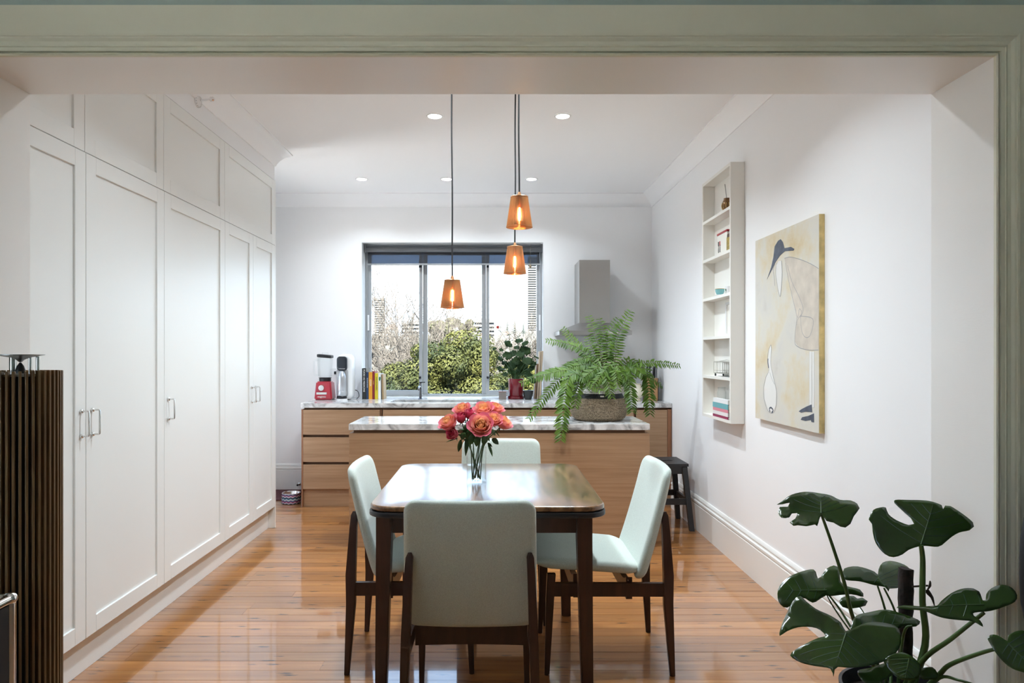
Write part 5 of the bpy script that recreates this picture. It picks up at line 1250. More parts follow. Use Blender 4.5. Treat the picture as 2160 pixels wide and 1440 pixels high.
# chopping boards leaning against the window reveal
M['board_pale'] = wood('pale_board', [(0.3, (0.42, 0.32, 0.22)), (0.7, (0.55, 0.44, 0.32))], (30, 30, 3), 0.6, tone=0.1); M['board_dark'] = wood('brown_board', [(0.3, (0.16, 0.09, 0.05)), (0.7, (0.26, 0.16, 0.09))], (30, 30, 3), 0.55, tone=0.1)
for (pb, pt, pyt, wd, mk, lab, yy) in ((1128.5, 1134, 767, 0.017, 'board_dark', 'short brown chopping board, leftmost of the boards leaning by the window', 6.60), (1134, 1139.5, 741, 0.016, 'board_pale', 'tall pale chopping board, middle of the boards leaning by the window', 6.58), (1139, 1144, 740, 0.018, 'board_pale', 'pale chopping board nearest the wall among the leaning boards', 6.56)):
    xb_, xt_, zt_ = XD(pb, yy), XD(pt, yy), ZD(pyt, yy)
    bm = nb(); hexa(bm, [Vector((xb_ - wd / 2, yy, ZTOP + 0.001)), Vector((xb_ + wd / 2, yy, ZTOP + 0.001)), Vector((xb_ + wd / 2, yy + 0.19, ZTOP + 0.001)), Vector((xb_ - wd / 2, yy + 0.19, ZTOP + 0.001))],
                    [Vector((xt_ - wd / 2, yy, zt_)), Vector((xt_ + wd / 2, yy, zt_)), Vector((xt_ + wd / 2, yy + 0.19, zt_)), Vector((xt_ - wd / 2, yy + 0.19, zt_))])
    bmesh.ops.bevel(bm, geom=list(bm.edges), offset=0.003, segments=2, affect='EDGES')
    tag(obj('chopping_board', bm, M[mk], smooth=40), lab, 'board', 'chopping boards leaning by the window')
# cream lidded jar, dark pan behind fern
M['cream'] = mat('cream_glaze', (0.72, 0.66, 0.52), 0.25, noise=(9, 0.08))
jx, jyy = XD(1282, 6.52), 6.52
t = thing('cream_urn', (jx, jyy, ZTOP), 'large cream ceramic lidded jar behind the fern', 'jar')
obj('jar_body', lathe(nb(), [(0, 0.0006), (0.10, 0.0006), (0.125, 0.03), (0.150, 0.12), (0.152, 0.22), (0.140, 0.31), (0.130, 0.35), (0.138, 0.365), (0.144, 0.372), (0.144, 0.384), (0, 0.384)], (jx, jyy, ZTOP), 40), M['cream'], t, smooth=40)
obj('lid', lathe(nb(), [(0.118, 0.3845), (0.122, 0.395), (0.10, 0.415), (0.06, 0.436), (0.03, 0.444), (0, 0.444)], (jx, jyy, ZTOP), 40), M['cream'], t, smooth=40)
obj('knob', lathe(nb(), [(0.010, 0.4445), (0.013, 0.456), (0.018, 0.465), (0.012, 0.475), (0, 0.477)], (jx, jyy, ZTOP), 16), M['cream'], t, smooth=40)
for s in (-1, 1):
    obj('handle', tube(nb(), smooth_line([(jx + s * 0.135, jyy - 0.03, ZTOP + 0.33), (jx + s * 0.175, jyy - 0.035, ZTOP + 0.30), (jx + s * 0.170, jyy - 0.035, ZTOP + 0.24), (jx + s * 0.147, jyy - 0.03, ZTOP + 0.21)]), 0.011, 10), M['cream'], t, smooth=60)
kx, ky = XD(1218, 6.46), 6.46
t = thing('black_kettle', (kx, ky, ZTOP), 'black kettle with arched handle half hidden by fern fronds', 'kettle')
obj('kettle_body', lathe(nb(), [(0, 0.0006), (0.085, 0.0006), (0.098, 0.02), (0.098, 0.10), (0.080, 0.17), (0.045, 0.20), (0, 0.20)], (kx, ky, ZTOP), 32), M['black'], t, smooth=40)
obj('lid', lathe(nb(), [(0.044, 0.201), (0.03, 0.215), (0.012, 0.222), (0.014, 0.238), (0, 0.242)], (kx, ky, ZTOP), 20), M['black'], t, smooth=40)
obj('handle', tube(nb(), smooth_line([(kx - 0.085, ky, ZTOP + 0.16), (kx - 0.08, ky, ZTOP + 0.30), (kx - 0.02, ky, ZTOP + 0.365), (kx + 0.05, ky, ZTOP + 0.345), (kx + 0.085, ky, ZTOP + 0.27), (kx + 0.083, ky, ZTOP + 0.16)]), 0.010, 10), M['black'], t, smooth=60)
obj('spout', tube(nb(), smooth_line([(kx - 0.09, ky, ZTOP + 0.07), (kx - 0.13, ky, ZTOP + 0.12), (kx - 0.15, ky, ZTOP + 0.17)]), [0.02, 0.018, 0.016, 0.015, 0.014, 0.013, 0.012, 0.012, 0.011], 10), M['black'], t, smooth=60)
# round cream bowl-jar
rx, ry = XD(1343, 6.36), 6.36
t = thing('round_jar', (rx, ry, ZTOP), 'small round cream pot on a foot beside the knife block', 'jar')
obj('jar_body', lathe(nb(), [(0, 0.0006), (0.038, 0.0006), (0.038, 0.012), (0.030, 0.018), (0.055, 0.040), (0.066, 0.075), (0.060, 0.110), (0.042, 0.130), (0.038, 0.150), (0.045, 0.158), (0.041, 0.158), (0.034, 0.148), (0, 0.13)], (rx, ry, ZTOP), 32), M['cream'], t, smooth=40)
obj('foot_ring', lathe(nb(), [(0.0385, 0.0006), (0.041, 0.002), (0.041, 0.010), (0.0385, 0.012)], (rx, ry, ZTOP), 32), M['cream'], t, smooth=40)
# wooden spoon jar behind, knife block
kx, ky = XD(1372.5, 6.38), 6.38
t = thing('knife_block', (kx, ky, ZTOP), 'wooden knife block full of black and steel knives by the right wall', 'knife block')
hk = ZD(797, 6.38) - ZTOP
obj('block', bx(kx - 0.055, kx + 0.055, ky - 0.05, ky + 0.10, ZTOP + 0.0006, ZTOP + hk, 0.003), wood('acacia_block', [(0.3, (0.36, 0.18, 0.07)), (0.7, (0.48, 0.26, 0.11))], (30, 30, 3), 0.4, tone=0), t)
obj('side_plate', bx(kx + 0.0555, kx + 0.062, ky - 0.05, ky + 0.10, ZTOP + 0.0006, ZTOP + hk, 0.001, 1), M['black'], t)
for k, (dx, dy) in enumerate(((-0.040, -0.03), (-0.016, -0.03), (0.030, -0.03), (0.046, -0.02), (-0.030, 0.03), (0.0, 0.03), (0.036, 0.04))):
    b3 = Vector((kx + dx, ky + dy, ZTOP + hk)); hh = (0.115, 0.122, 0.110, 0.125, 0.10, 0.09, 0.105)[k]
    kn = obj('knife_handle', slab(nb(), 0.016, hh, 0.022, 0.007, 0.006, lambda u, v, w_: Vector((b3.x + u + 0.006 * (v / hh + .5) ** 2, b3.y + w_, b3.z + 0.002 + hh / 2 + v)), nc=4, rings=2), M['black'], t, smooth=50)
    obj('steel_edge', bx(b3.x + 0.0085, b3.x + 0.0115, b3.y - 0.010, b3.y + 0.010, b3.z + 0.002, b3.z + hh * 0.9), M['chrome'], kn)

# ================================================================== BLIND AND HANGING ORNAMENT
YBL = YF - 0.085
t = thing('roller_blind', ((WX0 + WX1) / 2, YBL, WZ1), 'grey roller blind rolled almost fully up above the window', 'blind')
bxa, bxb = XD(773, YBL), XD(1141, YBL)
def mesh_fabric():
    m = bpy.data.materials.new('screen_fabric'); m.use_nodes = True; n = m.node_tree.nodes; l = m.node_tree.links; b = n.get('Principled BSDF')
    b.inputs['Base Color'].default_value = (0.20, 0.21, 0.23, 1); b.inputs['Roughness'].default_value = 0.8
    tr = n.new('ShaderNodeBsdfTransparent'); tr.inputs[0].default_value = (0.19, 0.235, 0.30, 1); mx = n.new('ShaderNodeMixShader'); mx.inputs[0].default_value = 0.30
    l.new(tr.outputs[0], mx.inputs[1]); l.new(b.outputs[0], mx.inputs[2]); l.new(mx.outputs[0], n.get('Material Output').inputs[0]); return m
M['roller'] = mat('roller_grey', (0.16, 0.165, 0.175), 0.7)
zr = ZD(526.5, YBL)
obj('roll', tube(nb(), [(bxa, YBL, zr), (bxb, YBL, zr)], 0.026, 20), M['roller'], t, smooth=60)
obj('fabric', bx(bxa + 0.01, bxb - 0.01, YBL + 0.0255, YBL + 0.0265, ZD(556, YBL), zr), mesh_fabric(), t)
obj('bottom_rail', bx(bxa + 0.006, bxb - 0.006, YBL + 0.018, YBL + 0.034, ZD(558.5, YBL), ZD(555, YBL), 0.003), M['aluminium'], t, smooth=40)
for x_ in (bxa - 0.012, bxb + 0.001): obj('bracket', bx(x_, x_ + 0.011, YBL - 0.028, YBL + 0.03, zr - 0.03, WZ1 - 0.002, 0.001, 1), M['roller'], t)
ho = P(1118.5, 536, 6.86)
t = thing('hanging_ornament', ho, 'small beaded ornament with a leaf drop hanging at the window', 'ornament')
obj('hook', tube(nb(), [ho + Vector((0, 0, 0.0)), ho + Vector((0, 0.0, 0.10)), ho + Vector((0, 0.04, 0.106))], 0.0012, 6), M['wire'], t)
bm = nb()
for k in range(9): lathe(bm, [(0, -0.006), (0.0045, 0), (0, 0.006)], ho - Vector((0, 0, 0.008 + 0.0105 * k)), 8)
obj('beads', bm, mat('bead_grey', (0.16, 0.15, 0.14), 0.3), t, smooth=60)
obj('drop', lathe(nb(), [(0, -0.052), (0.008, -0.040), (0.014, -0.02), (0.008, -0.004), (0, 0)], ho - Vector((0, 0, 0.098)), 10, 1.0, 0.35), mat('drop_amber', (0.28, 0.22, 0.15), 0.25, 0.3), t, smooth=60)

# ================================================================== FLOOR THINGS AT THE BACK LEFT
def chevron():
    m, n, l, b = _base('zigzag_knit'); t_ = n.new('ShaderNodeTexCoord'); s = n.new('ShaderNodeSeparateXYZ'); l.new(t_.outputs['UV'], s.inputs[0])
    pp = n.new('ShaderNodeMath'); pp.operation = 'PINGPONG'; pp.inputs[1].default_value = 0.5; mu = n.new('ShaderNodeMath'); mu.operation = 'MULTIPLY'; mu.inputs[1].default_value = 14
    l.new(s.outputs['X'], mu.inputs[0]); l.new(mu.outputs[0], pp.inputs[0])
    ma = n.new('ShaderNodeMath'); ma.operation = 'MULTIPLY_ADD'; ma.inputs[1].default_value = 5.0; l.new(s.outputs['Y'], ma.inputs[0]); l.new(pp.outputs[0], ma.inputs[2])
    fr = n.new('ShaderNodeMath'); fr.operation = 'FRACT'; dv = n.new('ShaderNodeMath'); dv.operation = 'DIVIDE'; dv.inputs[1].default_value = 3.0; l.new(ma.outputs[0], dv.inputs[0]); l.new(dv.outputs[0], fr.inputs[0])
    r = _ramp(n, [(0.0, (0.02, 0.03, 0.06)), (0.22, (0.55, 0.55, 0.58)), (0.36, (0.30, 0.05, 0.12)), (0.55, (0.04, 0.10, 0.20)), (0.72, (0.60, 0.55, 0.50)), (0.86, (0.10, 0.30, 0.35))]); r.color_ramp.interpolation = 'CONSTANT'
    l.new(fr.outputs[0], r.inputs[0]); l.new(r.outputs[0], b.inputs['Base Color']); b.inputs['Roughness'].default_value = 0.6; return m
pbx, pby = -1.845, 6.20
t = thing('pet_bowl', (pbx, pby, 0), 'zigzag patterned pet bowl with steel dish on the floor by the cabinets', 'bowl')
bm = nb(); N = 40; uvl = bm.loops.layers.uv.new('UVMap'); rings = []
for r, z, v in ((0.082, 0.001, 0), (0.086, 0.02, 0.2), (0.083, 0.075, 0.8), (0.080, 0.088, 1.0)):
    rings.append([(bm.verts.new((pbx + r * math.cos(2 * PI * k / N), pby + r * math.sin(2 * PI * k / N), z)), v) for k in range(N)])
for A, B in zip(rings, rings[1:]):
    for k in range(N):
        j = (k + 1) % N; f = bm.faces.new((A[k][0], A[j][0], B[j][0], B[k][0]))
        for lp, uv in zip(f.loops, ((k / N, A[k][1]), ((k + 1) / N, A[j][1]), ((k + 1) / N, B[j][1]), (k / N, B[k][1]))): lp[uvl].uv = uv
obj('outer_shell', bm, chevron(), t, smooth=50)
obj('dish', lathe(nb(), [(0.0805, 0.089), (0.084, 0.093), (0.080, 0.096), (0.074, 0.092), (0.062, 0.045), (0, 0.04)], (pbx, pby, 0), 36), M['chrome'], t, smooth=40)
def rug_mat():
    m, n, l, b = _base('dark_red_rug'); mp = _coords(n, l, (28, 28, 28)); v = n.new('ShaderNodeTexVoronoi'); l.new(mp.outputs[0], v.inputs['Vector'])
    r = _ramp(n, [(0.2, (0.12, 0.02, 0.025)), (0.5, (0.035, 0.02, 0.03)), (0.7, (0.18, 0.05, 0.05))]); l.new(v.outputs['Distance'], r.inputs[0]); l.new(r.outputs[0], b.inputs['Base Color']); b.inputs['Roughness'].default_value = 0.95; return m
t = thing('floor_mat', (-2.10, 6.51, 0), 'dark red patterned mat on the floor behind the cupboards', 'mat')
obj('pile', bx(-2.33, -1.90, 6.30, 6.765, 0.001, 0.009, 0.002), rug_mat(), t); obj('border', bx(-1.8995, -1.875, 6.30, 6.765, 0.001, 0.0085, 0.001, 1), mat('mat_border', (0.05, 0.015, 0.02), 0.95), t)
dx_, dz_ = XD(631.5, 6.74), ZD(1022, 6.74)
t = thing('door_stop', (dx_, YB - 0.02, dz_), 'small steel door stop on the skirting beside the drawers', 'door stop')
obj('stop_base', lathe(nb(), [(0, -0.0015), (0.014, -0.0015), (0.014, -0.008), (0.006, -0.012), (0.006, -0.05), (0, -0.05)], (dx_ - 0.012, YB - 0.0185, dz_), 16, axis='Y'), M['nickel'], t, smooth=40)
obj('rubber_tip', lathe(nb(), [(0, -0.0505), (0.010, -0.0505), (0.010, -0.066), (0, -0.067)], (dx_ - 0.012, YB - 0.0185, dz_), 16, axis='Y'), M['black'], t, smooth=40)

# ================================================================== COLUMN SPEAKER (left foreground)
spx, spy = XD(43, 1.50), 1.50
t = thing('column_speaker', (spx, spy, 0), 'tall round column speaker with vertical brown wooden slats and silver top disc', 'speaker')
M['slat'] = wood('walnut_slat', [(0.3, (0.17, 0.098, 0.04)), (0.7, (0.27, 0.17, 0.078))], (40, 40, 2), 0.45, tone=0.15)
zt_ = ZD(783, 1.44)
obj('core', lathe(nb(), [(0, 0.02), (0.066, 0.02), (0.066, zt_ - 0.012), (0, zt_ - 0.012)], (spx, spy, 0), 40), M['black_matte'], t, smooth=40)
ns = 42; sm = None
for k in range(ns):
    a = 2 * PI * (k + 0.5) / ns; r = 0.0735
    bm = nb(); hw_, hd_ = 0.0027, 0.0062; zz = zt_ + (0.0015 if -0.9 < math.atan2(math.sin(a), math.cos(a)) < 0.2 else 0)
    box(bm, r - hd_, r + hd_, -hw_, hw_, 0.022, zz, 0.0008, 1)
    bmesh.ops.rotate(bm, verts=bm.verts, cent=(0, 0, 0), matrix=Matrix.Rotation(a, 3, 'Z')); bmesh.ops.translate(bm, verts=bm.verts, vec=(spx, spy, 0))
    obj('slat', bm, M['slat'], t)
zd_ = ZD(748, 1.50)
obj('lens_disc', lathe(nb(), [(0, zt_ + 0.018), (0.003, zt_ + 0.019), (0.008, zt_ + 0.024), (0.018, zd_ - 0.006), (0.046, zd_ - 0.001), (0.046, zd_ + 0.001), (0, zd_ + 0.001)], (spx, spy, 0), 40), M['steel'], t, smooth=40)
obj('lens_cone', lathe(nb(), [(0.011, zt_ - 0.012), (0.0105, zt_ - 0.002), (0.007, zt_ + 0.010), (0.002, zt_ + 0.0175), (0, zt_ + 0.0178)], (spx, spy, 0), 24), M['black'], t, smooth=40)
obj('top_plate', lathe(nb(), [(0, zt_ - 0.0115), (0.066, zt_ - 0.0115), (0.066, zt_ - 0.006), (0.012, zt_ - 0.006)], (spx, spy, 0), 40), M['steel'], t, smooth=40)
for a in (PI * 0.83, PI * 0.5, PI * 0.17):
    x_, y_ = spx + 0.032 * math.cos(a), spy + 0.032 * math.sin(a)
    obj('post', tube(nb(), [(x_, y_, zt_ - 0.006), (x_, y_, zd_ - 0.004)], 0.0075 if a > 2 else 0.004, 12), M['chrome'], t, smooth=60)
obj('base_plate', lathe(nb(), [(0, 0.0008), (0.13, 0.0008), (0.13, 0.012), (0.12, 0.016), (0, 0.016)], (spx, spy, 0), 40), M['steel'], t, smooth=40)

# ================================================================== CHROME TUBE CABINET (left foreground)
ux1, uy1, uz1 = XD(22, 1.33), 1.33, ZD(1262, 1.33)
ux0, uy0 = ux1 - 0.36, 0.60
t = thing('tube_frame_cabinet', ((ux0 + ux1) / 2, (uy0 + uy1) / 2, 0), 'black panelled cabinet with polished chrome tube frame at the left edge', 'cabinet')
r_ = 0.0095
lv = [0.05, 0.05 + (uz1 - 0.05) / 2, uz1]
for x_ in (ux0, ux1):
    for y_ in (uy0, uy1):
        for za, zb in zip(lv, lv[1:]): obj('tube', tube(nb(), [(x_, y_, za + 0.008), (x_, y_, zb - 0.008)], r_, 14), M['chrome'], t, smooth=60)
        obj('foot', lathe(nb(), [(0, 0.0006), (0.016, 0.0006), (0.016, 0.006), (0.006, 0.010), (0.006, 0.042), (0, 0.042)], (x_, y_, 0), 14), M['chrome'], t, smooth=40)
        for z in lv: obj('ball_joint', lathe(nb(), [(0.0125 * math.cos(q), 0.0125 * math.sin(q)) if abs(q) < 1.5 else (0, 0.0125 * math.sin(q)) for q in [-PI / 2 + PI * i / 8 for i in range(9)]], (x_, y_, z), 14), M['chrome'], t, smooth=60)
for z in lv:
    for x_ in (ux0, ux1): obj('tube', tube(nb(), [(x_, uy0 + 0.01, z), (x_, uy1 - 0.01, z)], r_, 14), M['chrome'], t, smooth=60)
    for y_ in (uy0, uy1): obj('tube', tube(nb(), [(ux0 + 0.01, y_, z), (ux1 - 0.01, y_, z)], r_, 14), M['chrome'], t, smooth=60)
for za, zb in zip(lv, lv[1:]):
    for x_ in (ux0, ux1): obj('panel', bx(x_ - 0.004, x_ + 0.004, uy0 + 0.010, uy1 - 0.010, za + 0.010, zb - 0.010), M['black_paint'], t)
    for y_ in (uy0, uy1): obj('panel', bx(ux0 + 0.010, ux1 - 0.010, y_ - 0.004, y_ + 0.004, za + 0.010, zb - 0.010), M['black_paint'], t)
obj('top_panel', bx(ux0 + 0.010, ux1 - 0.010, uy0 + 0.010, uy1 - 0.010, uz1 - 0.004, uz1 + 0.004), M['black_paint'], t)

# ================================================================== MONSTERA (right foreground)
M['monstera'] = leafy('monstera_leaf', (0.024, 0.056, 0.014), (0.050, 0.098, 0.020), 0.22, 0.28, tcol=(0.14, 0.32, 0.02), scale=5); M['petiole'] = mat('monstera_petiole', (0.06, 0.12, 0.03), 0.4, noise=(20, 0.2))
M['vein'] = mat('monstera_vein', (0.04, 0.10, 0.035), 0.35)
for k_ in ('monstera',):
    b_ = M[k_].node_tree.nodes['Principled BSDF']; b_.inputs['Coat Weight'].default_value = 0.8; b_.inputs['Coat Roughness'].default_value = 0.14
M['bark'] = mat('dark_bark', (0.022, 0.015, 0.012), 0.95, noise=(60, 0.5), bump=(70, 1.0)); M['pot_dark'] = mat('black_plastic_pot', (0.014, 0.015, 0.02), 0.35); M['dry'] = mat('dry_leaf', (0.05, 0.032, 0.022), 0.9)
def c4(x, y_): return (1600 + x / 3.273, 1000 + y_ / 3.273)
MX, MY = 1.170, 1.985
t = thing('monstera_plant', (MX, MY, 0), 'dark leafy monstera with split leaves in a black pot at the right', 'plant')
zr_ = 0.385
obj('pot', lathe(nb(), [(0, 0.001), (0.105, 0.001), (0.110, 0.01), (0.140, zr_ - 0.03), (0.150, zr_ - 0.028), (0.152, zr_), (0.143, zr_), (0.135, zr_ - 0.04), (0, zr_ - 0.045)], (MX, MY, 0), 44), M['pot_dark'], t, smooth=40)
obj('soil', lathe(nb(), [(0, zr_ - 0.035), (0.1355, zr_ - 0.037)], (MX, MY, 0), 32), M['soil'], t)
def inside2(x, y, pts):
    c_ = False; n = len(pts)
    for i in range(n):
        a, b = pts[i], pts[i - 1]
        if (a[1] > y) != (b[1] > y) and x < (b[0] - a[0]) * (y - a[1]) / (b[1] - a[1]) + a[0]: c_ = not c_
    return c_
def mleaf(outline, c4p, tip4, d, nrm, fold=0.12, wave=0.006, rib=True):
    nrm = Vector(nrm).normalized(); C3 = P(*c4(*c4p), d)
    eye = Vector((0, 0, H))
    def hit(px, py):
        dr_ = P(px, py, 1.0) - eye; tt_ = (C3 - eye).dot(nrm) / dr_.dot(nrm); return eye + dr_ * tt_
    T3 = hit(*c4(*tip4)); ax = (T3 - C3).normalized(); side = ax.cross(nrm).normalized(); Lr = (T3 - C3).length
    ph = random.uniform(0, 6)
    def to3(u, v):
        p = hit(u, v); q = p - C3; a, s = q.dot(ax), q.dot(side)
        return p + nrm * (-fold * abs(s) * (1 - 0.35 * min(1, abs(s) / max(Lr, 1e-3))) + wave * math.sin(a * 45 + ph) * min(1, abs(s) / 0.05) - 0.25 * max(0, a) ** 2)
    pts = [c4(*p) for p in outline]
    dense = []
    for i, p in enumerate(pts):
        q = pts[(i + 1) % len(pts)]; n_ = max(1, int(math.hypot(q[0] - p[0], q[1] - p[1]) / 7)); o_ = pts[i - 1]; r2 = pts[(i + 2) % len(pts)]
        for k in range(n_):
            s = k / n_
            def cr(a, b, c_, d_): return 0.5 * (2 * b + (c_ - a) * s + (2 * a - 5 * b + 4 * c_ - d_) * s * s + (3 * b - a - 3 * c_ + d_) * s ** 3)
            dense.append((cr(o_[0], p[0], q[0], r2[0]), cr(o_[1], p[1], q[1], r2[1])))
    lf = obj('leaf', poly_sheet(nb(), dense, to3, spacing=8.0), M['monstera'], t, smooth=70)
    solidify(lf, 0.0009)
    if rib:
        L_ = []
        for k in range(8):
            f = k / 7 * 0.92; u, v = c4(c4p[0] + (tip4[0] - c4p[0]) * f, c4p[1] + (tip4[1] - c4p[1]) * f); L_.append(to3(u, v))
        obj('midrib', tube(nb(), L_, [0.0022 * (1 - 0.8 * k / 7) for k in range(8)], 6), M['petiole'], lf, smooth=60)
        c2, t2 = Vector(c4(*c4p)), Vector(c4(*tip4)); rv = t2 - c2; pv = Vector((-rv.y, rv.x)).normalized(); ru = rv.normalized(); bm = nb()
        for k in range(5):
            st = c2 + rv * (0.04 + 0.17 * k)
            for s in (-1, 1):
                dirv = (pv * s + ru * (0.15 + 0.12 * k)).normalized(); L2 = []; q = st.copy(); g_ = 0
                while inside2(q.x, q.y, dense) and g_ < 60:
                    L2.append(q.copy()); g_ += 1; q = q + (dirv + ru * 0.012 * g_).normalized() * 4
                L2 = L2[:max(2, int(len(L2) * 0.88))]
                if len(L2) >= 4:
                    V3 = [to3(p_.x, p_.y) for p_ in L2]; tube(bm, V3, [0.0009 * (1 - 0.6 * i / len(V3)) + 0.0004 for i in range(len(V3))], 5)
        if len(bm.verts): obj('veins', bm, M['vein'], lf, smooth=60)
        else: bm.free()
    return C3
LF = {}
LF[1] = mleaf([(130, 197), (165, 178), (230, 142), (340, 122), (430, 130), (500, 145), (560, 180), (635, 181), (680, 205), (697, 237), (660, 285), (640, 330), (605, 357), (570, 352), (520, 325), (470, 318), (436, 275), (415, 330), (405, 357), (390, 345), (330, 360), (270, 355), (240, 360), (215, 335), (255, 300), (272, 255), (235, 258), (215, 290), (160, 295), (140, 250), (150, 212), (205, 213), (218, 190), (170, 196)], (432, 268), (430, 128), 2.02, (-0.05, -0.60, 0.75), fold=0.05, wave=0.006)
LF[2] = mleaf([(765, 308), (800, 240), (870, 218), (890, 222), (905, 270), (960, 315), (1040, 348), (1078, 340), (1060, 300), (1000, 240), (945, 173), (1060, 172), (1180, 180), (1270, 210), (1280, 238), (1295, 212), (1330, 215), (1420, 270), (1490, 325), (1500, 355), (1470, 380), (1400, 395), (1340, 430), (1290, 470), (1240, 500), (1130, 494), (1040, 520), (1000, 550), (940, 568), (880, 545), (820, 470), (795, 390), (788, 340)], (1122, 485), (1215, 190), 1.95, (-0.12, -0.85, 0.45), fold=0.10, wave=0.004)
LF[3] = mleaf([(140, 790), (190, 720), (270, 680), (390, 647), (418, 712), (440, 700), (470, 650), (520, 628), (555, 640), (566, 740), (610, 772), (700, 795), (728, 842), (640, 828), (500, 838), (470, 833), (440, 850), (375, 885), (300, 850), (210, 910), (150, 870)], (470, 800), (150, 800), 2.16, (0.05, -0.75, 0.6), fold=0.10)
LF[4] = mleaf([(585, 670), (600, 638), (660, 627), (720, 640), (800, 672), (824, 692), (830, 650), (860, 605), (915, 587), (990, 605), (1050, 640), (1075, 690), (1060, 740), (960, 775), (908, 785), (898, 808), (880, 780), (800, 760), (700, 737), (600, 720)], (822, 712), (898, 806), 2.14, (0.05, -0.6, 0.75), fold=0.16)
LF[5] = mleaf([(557, 870), (600, 840), (660, 835), (685, 855), (720, 848), (755, 875), (740, 905), (700, 915), (620, 925), (580, 915)], (660, 880), (745, 885), 2.18, (0, -0.7, 0.7), rib=False)
LF[6] = mleaf([(150, 1100), (155, 1050), (190, 960), (240, 860), (290, 828), (330, 865), (400, 920), (500, 970), (570, 1020), (602, 1080), (650, 1060), (720, 1030), (800, 1015), (900, 1020), (965, 1045), (990, 1130), (970, 1200), (900, 1260), (780, 1310), (650, 1330), (550, 1325), (528, 1342), (520, 1390), (498, 1336), (400, 1310), (300, 1280), (225, 1230), (260, 1195), (330, 1160), (420, 1118), (465, 1105), (430, 1060), (370, 1038), (280, 1040), (200, 1070)], (605, 1095), (530, 1320), 1.86, (-0.12, -0.62, 0.78), fold=0.14, wave=0.004)
LF[7] = mleaf([(640, 1085), (655, 1000), (700, 960), (780, 940), (870, 930), (980, 945), (1080, 975), (1130, 1005), (1100, 1040), (1010, 1045), (970, 1060), (850, 1060), (740, 1070)], (700, 1060), (1110, 1010), 1.95, (0.1, -0.7, 0.7))
LF[8] = mleaf([(965, 900), (1010, 888), (1150, 903), (1230, 905), (1262, 870), (1330, 820), (1420, 785), (1490, 778), (1530, 800), (1550, 868), (1570, 866), (1577, 820), (1610, 782), (1680, 763), (1750, 785), (1785, 835), (1770, 880), (1690, 915), (1600, 940), (1480, 960), (1530, 1010), (1550, 1052), (1480, 1015), (1400, 1000), (1260, 972), (1150, 932), (1050, 918)], (1556, 900), (1000, 905), 1.78, (0.0, -0.55, 0.8), fold=0.06, wave=0.004)
LF[9] = mleaf([(1578, 1130), (1600, 1108), (1650, 1110), (1718, 1150), (1724, 1112), (1770, 1085), (1850, 1080), (1950, 1150), (1960, 1300), (1900, 1370), (1830, 1360), (1740, 1320), (1640, 1230)], (1720, 1165), (1900, 1340), 1.70, (-0.1, -0.75, 0.6))
LF[10] = mleaf([(880, 1280), (960, 1230), (1030, 1240), (1100, 1290), (1130, 1340), (1100, 1410), (1000, 1418), (930, 1370)], (1040, 1270), (1010, 1415), 1.80, (0, -0.8, 0.5))
LF[11] = mleaf([(1110, 1350), (1200, 1330), (1252, 1390), (1230, 1415), (1130, 1410)], (1190, 1345), (1180, 1412), 1.84, (0.1, -0.8, 0.5), rib=False)
LF[12] = mleaf([(690, 1350), (780, 1330), (900, 1300), (960, 1350), (900, 1400), (800, 1440), (720, 1420)], (930, 1345), (720, 1400), 1.86, (0, -0.6, 0.7), rib=False)
root4 = Vector((MX, MY, zr_ - 0.03))
def pet(pts, r, base=None, d0=1.98):
    L_ = [P(*c4(x, y_), d) for x, y_, d in pts]
    L_.append(Vector((MX + (base or 0.0), MY, zr_ - 0.034)))
    L2 = smooth_line(L_, 5); n_ = len(L2)
    obj('petiole', tube(nb(), L2, [r * (0.75 + 0.6 * k / (n_ - 1)) for k in range(n_)], 10), M['petiole'], t, smooth=60)
pet([(434, 275, 2.02), (510, 490, 2.02), (590, 740, 2.02), (660, 1010, 2.03), (800, 1250, 2.02)], 0.0052, -0.04)
pet([(1122, 488, 1.95), (1134, 600, 1.955), (1132, 880, 1.965), (1150, 1180, 1.98)], 0.0080, 0.03)
pet([(470, 815, 2.16), (560, 930, 2.14), (660, 1090, 2.10), (800, 1280, 2.05)], 0.0036, -0.05)
pet([(470, 830, 2.16), (520, 920, 2.16), (640, 1090, 2.12), (820, 1300, 2.06)], 0.0026, -0.06)
pet([(822, 770, 2.13), (870, 920, 2.12), (920, 1150, 2.08)], 0.0036, -0.02)
pet([(866, 785, 2.13), (940, 940, 2.12), (990, 1150, 2.08)], 0.0036, 0.0)
pet([(690, 905, 2.18), (740, 980, 2.16), (860, 1240, 2.08)], 0.0020, -0.03)
pet([(1556, 955, 1.78), (1330, 1135, 1.84), (1130, 1290, 1.92)], 0.0062, 0.02)
pet([(1700, 1195, 1.71), (1560, 1225, 1.74), (1330, 1310, 1.84), (1245, 1385, 1.90)], 0.0055, 0.05)
pet([(620, 1110, 1.86), (760, 1240, 1.90)], 0.0045, -0.04)
pet([(700, 1062, 1.95), (860, 1200, 1.96)], 0.0036, -0.03)
pet([(1060, 1045, 1.96), (1000, 1110, 1.97)], 0.0036, 0.0)
pet([(1040, 1275, 1.80), (1060, 1330, 1.86)], 0.004, 0.0)
pet([(1500, 1455, 1.80), (1380, 1420, 1.84), (1250, 1405, 1.90)], 0.004, 0.06)
pp0, pp1 = P(*c4(1015, 1300), 2.02), P(*c4(1018, 650), 2.04)
bm = nb(); pts = [Vector((pp0.x, pp0.y, zr_ - 0.034))] + [pp0.lerp(pp1, k / 9) + Vector((random.uniform(-.002, .002), 0, 0)) for k in range(10)]
tube(bm, pts, [0.0195 + random.uniform(-0.0015, 0.0015) for _ in pts], 14)
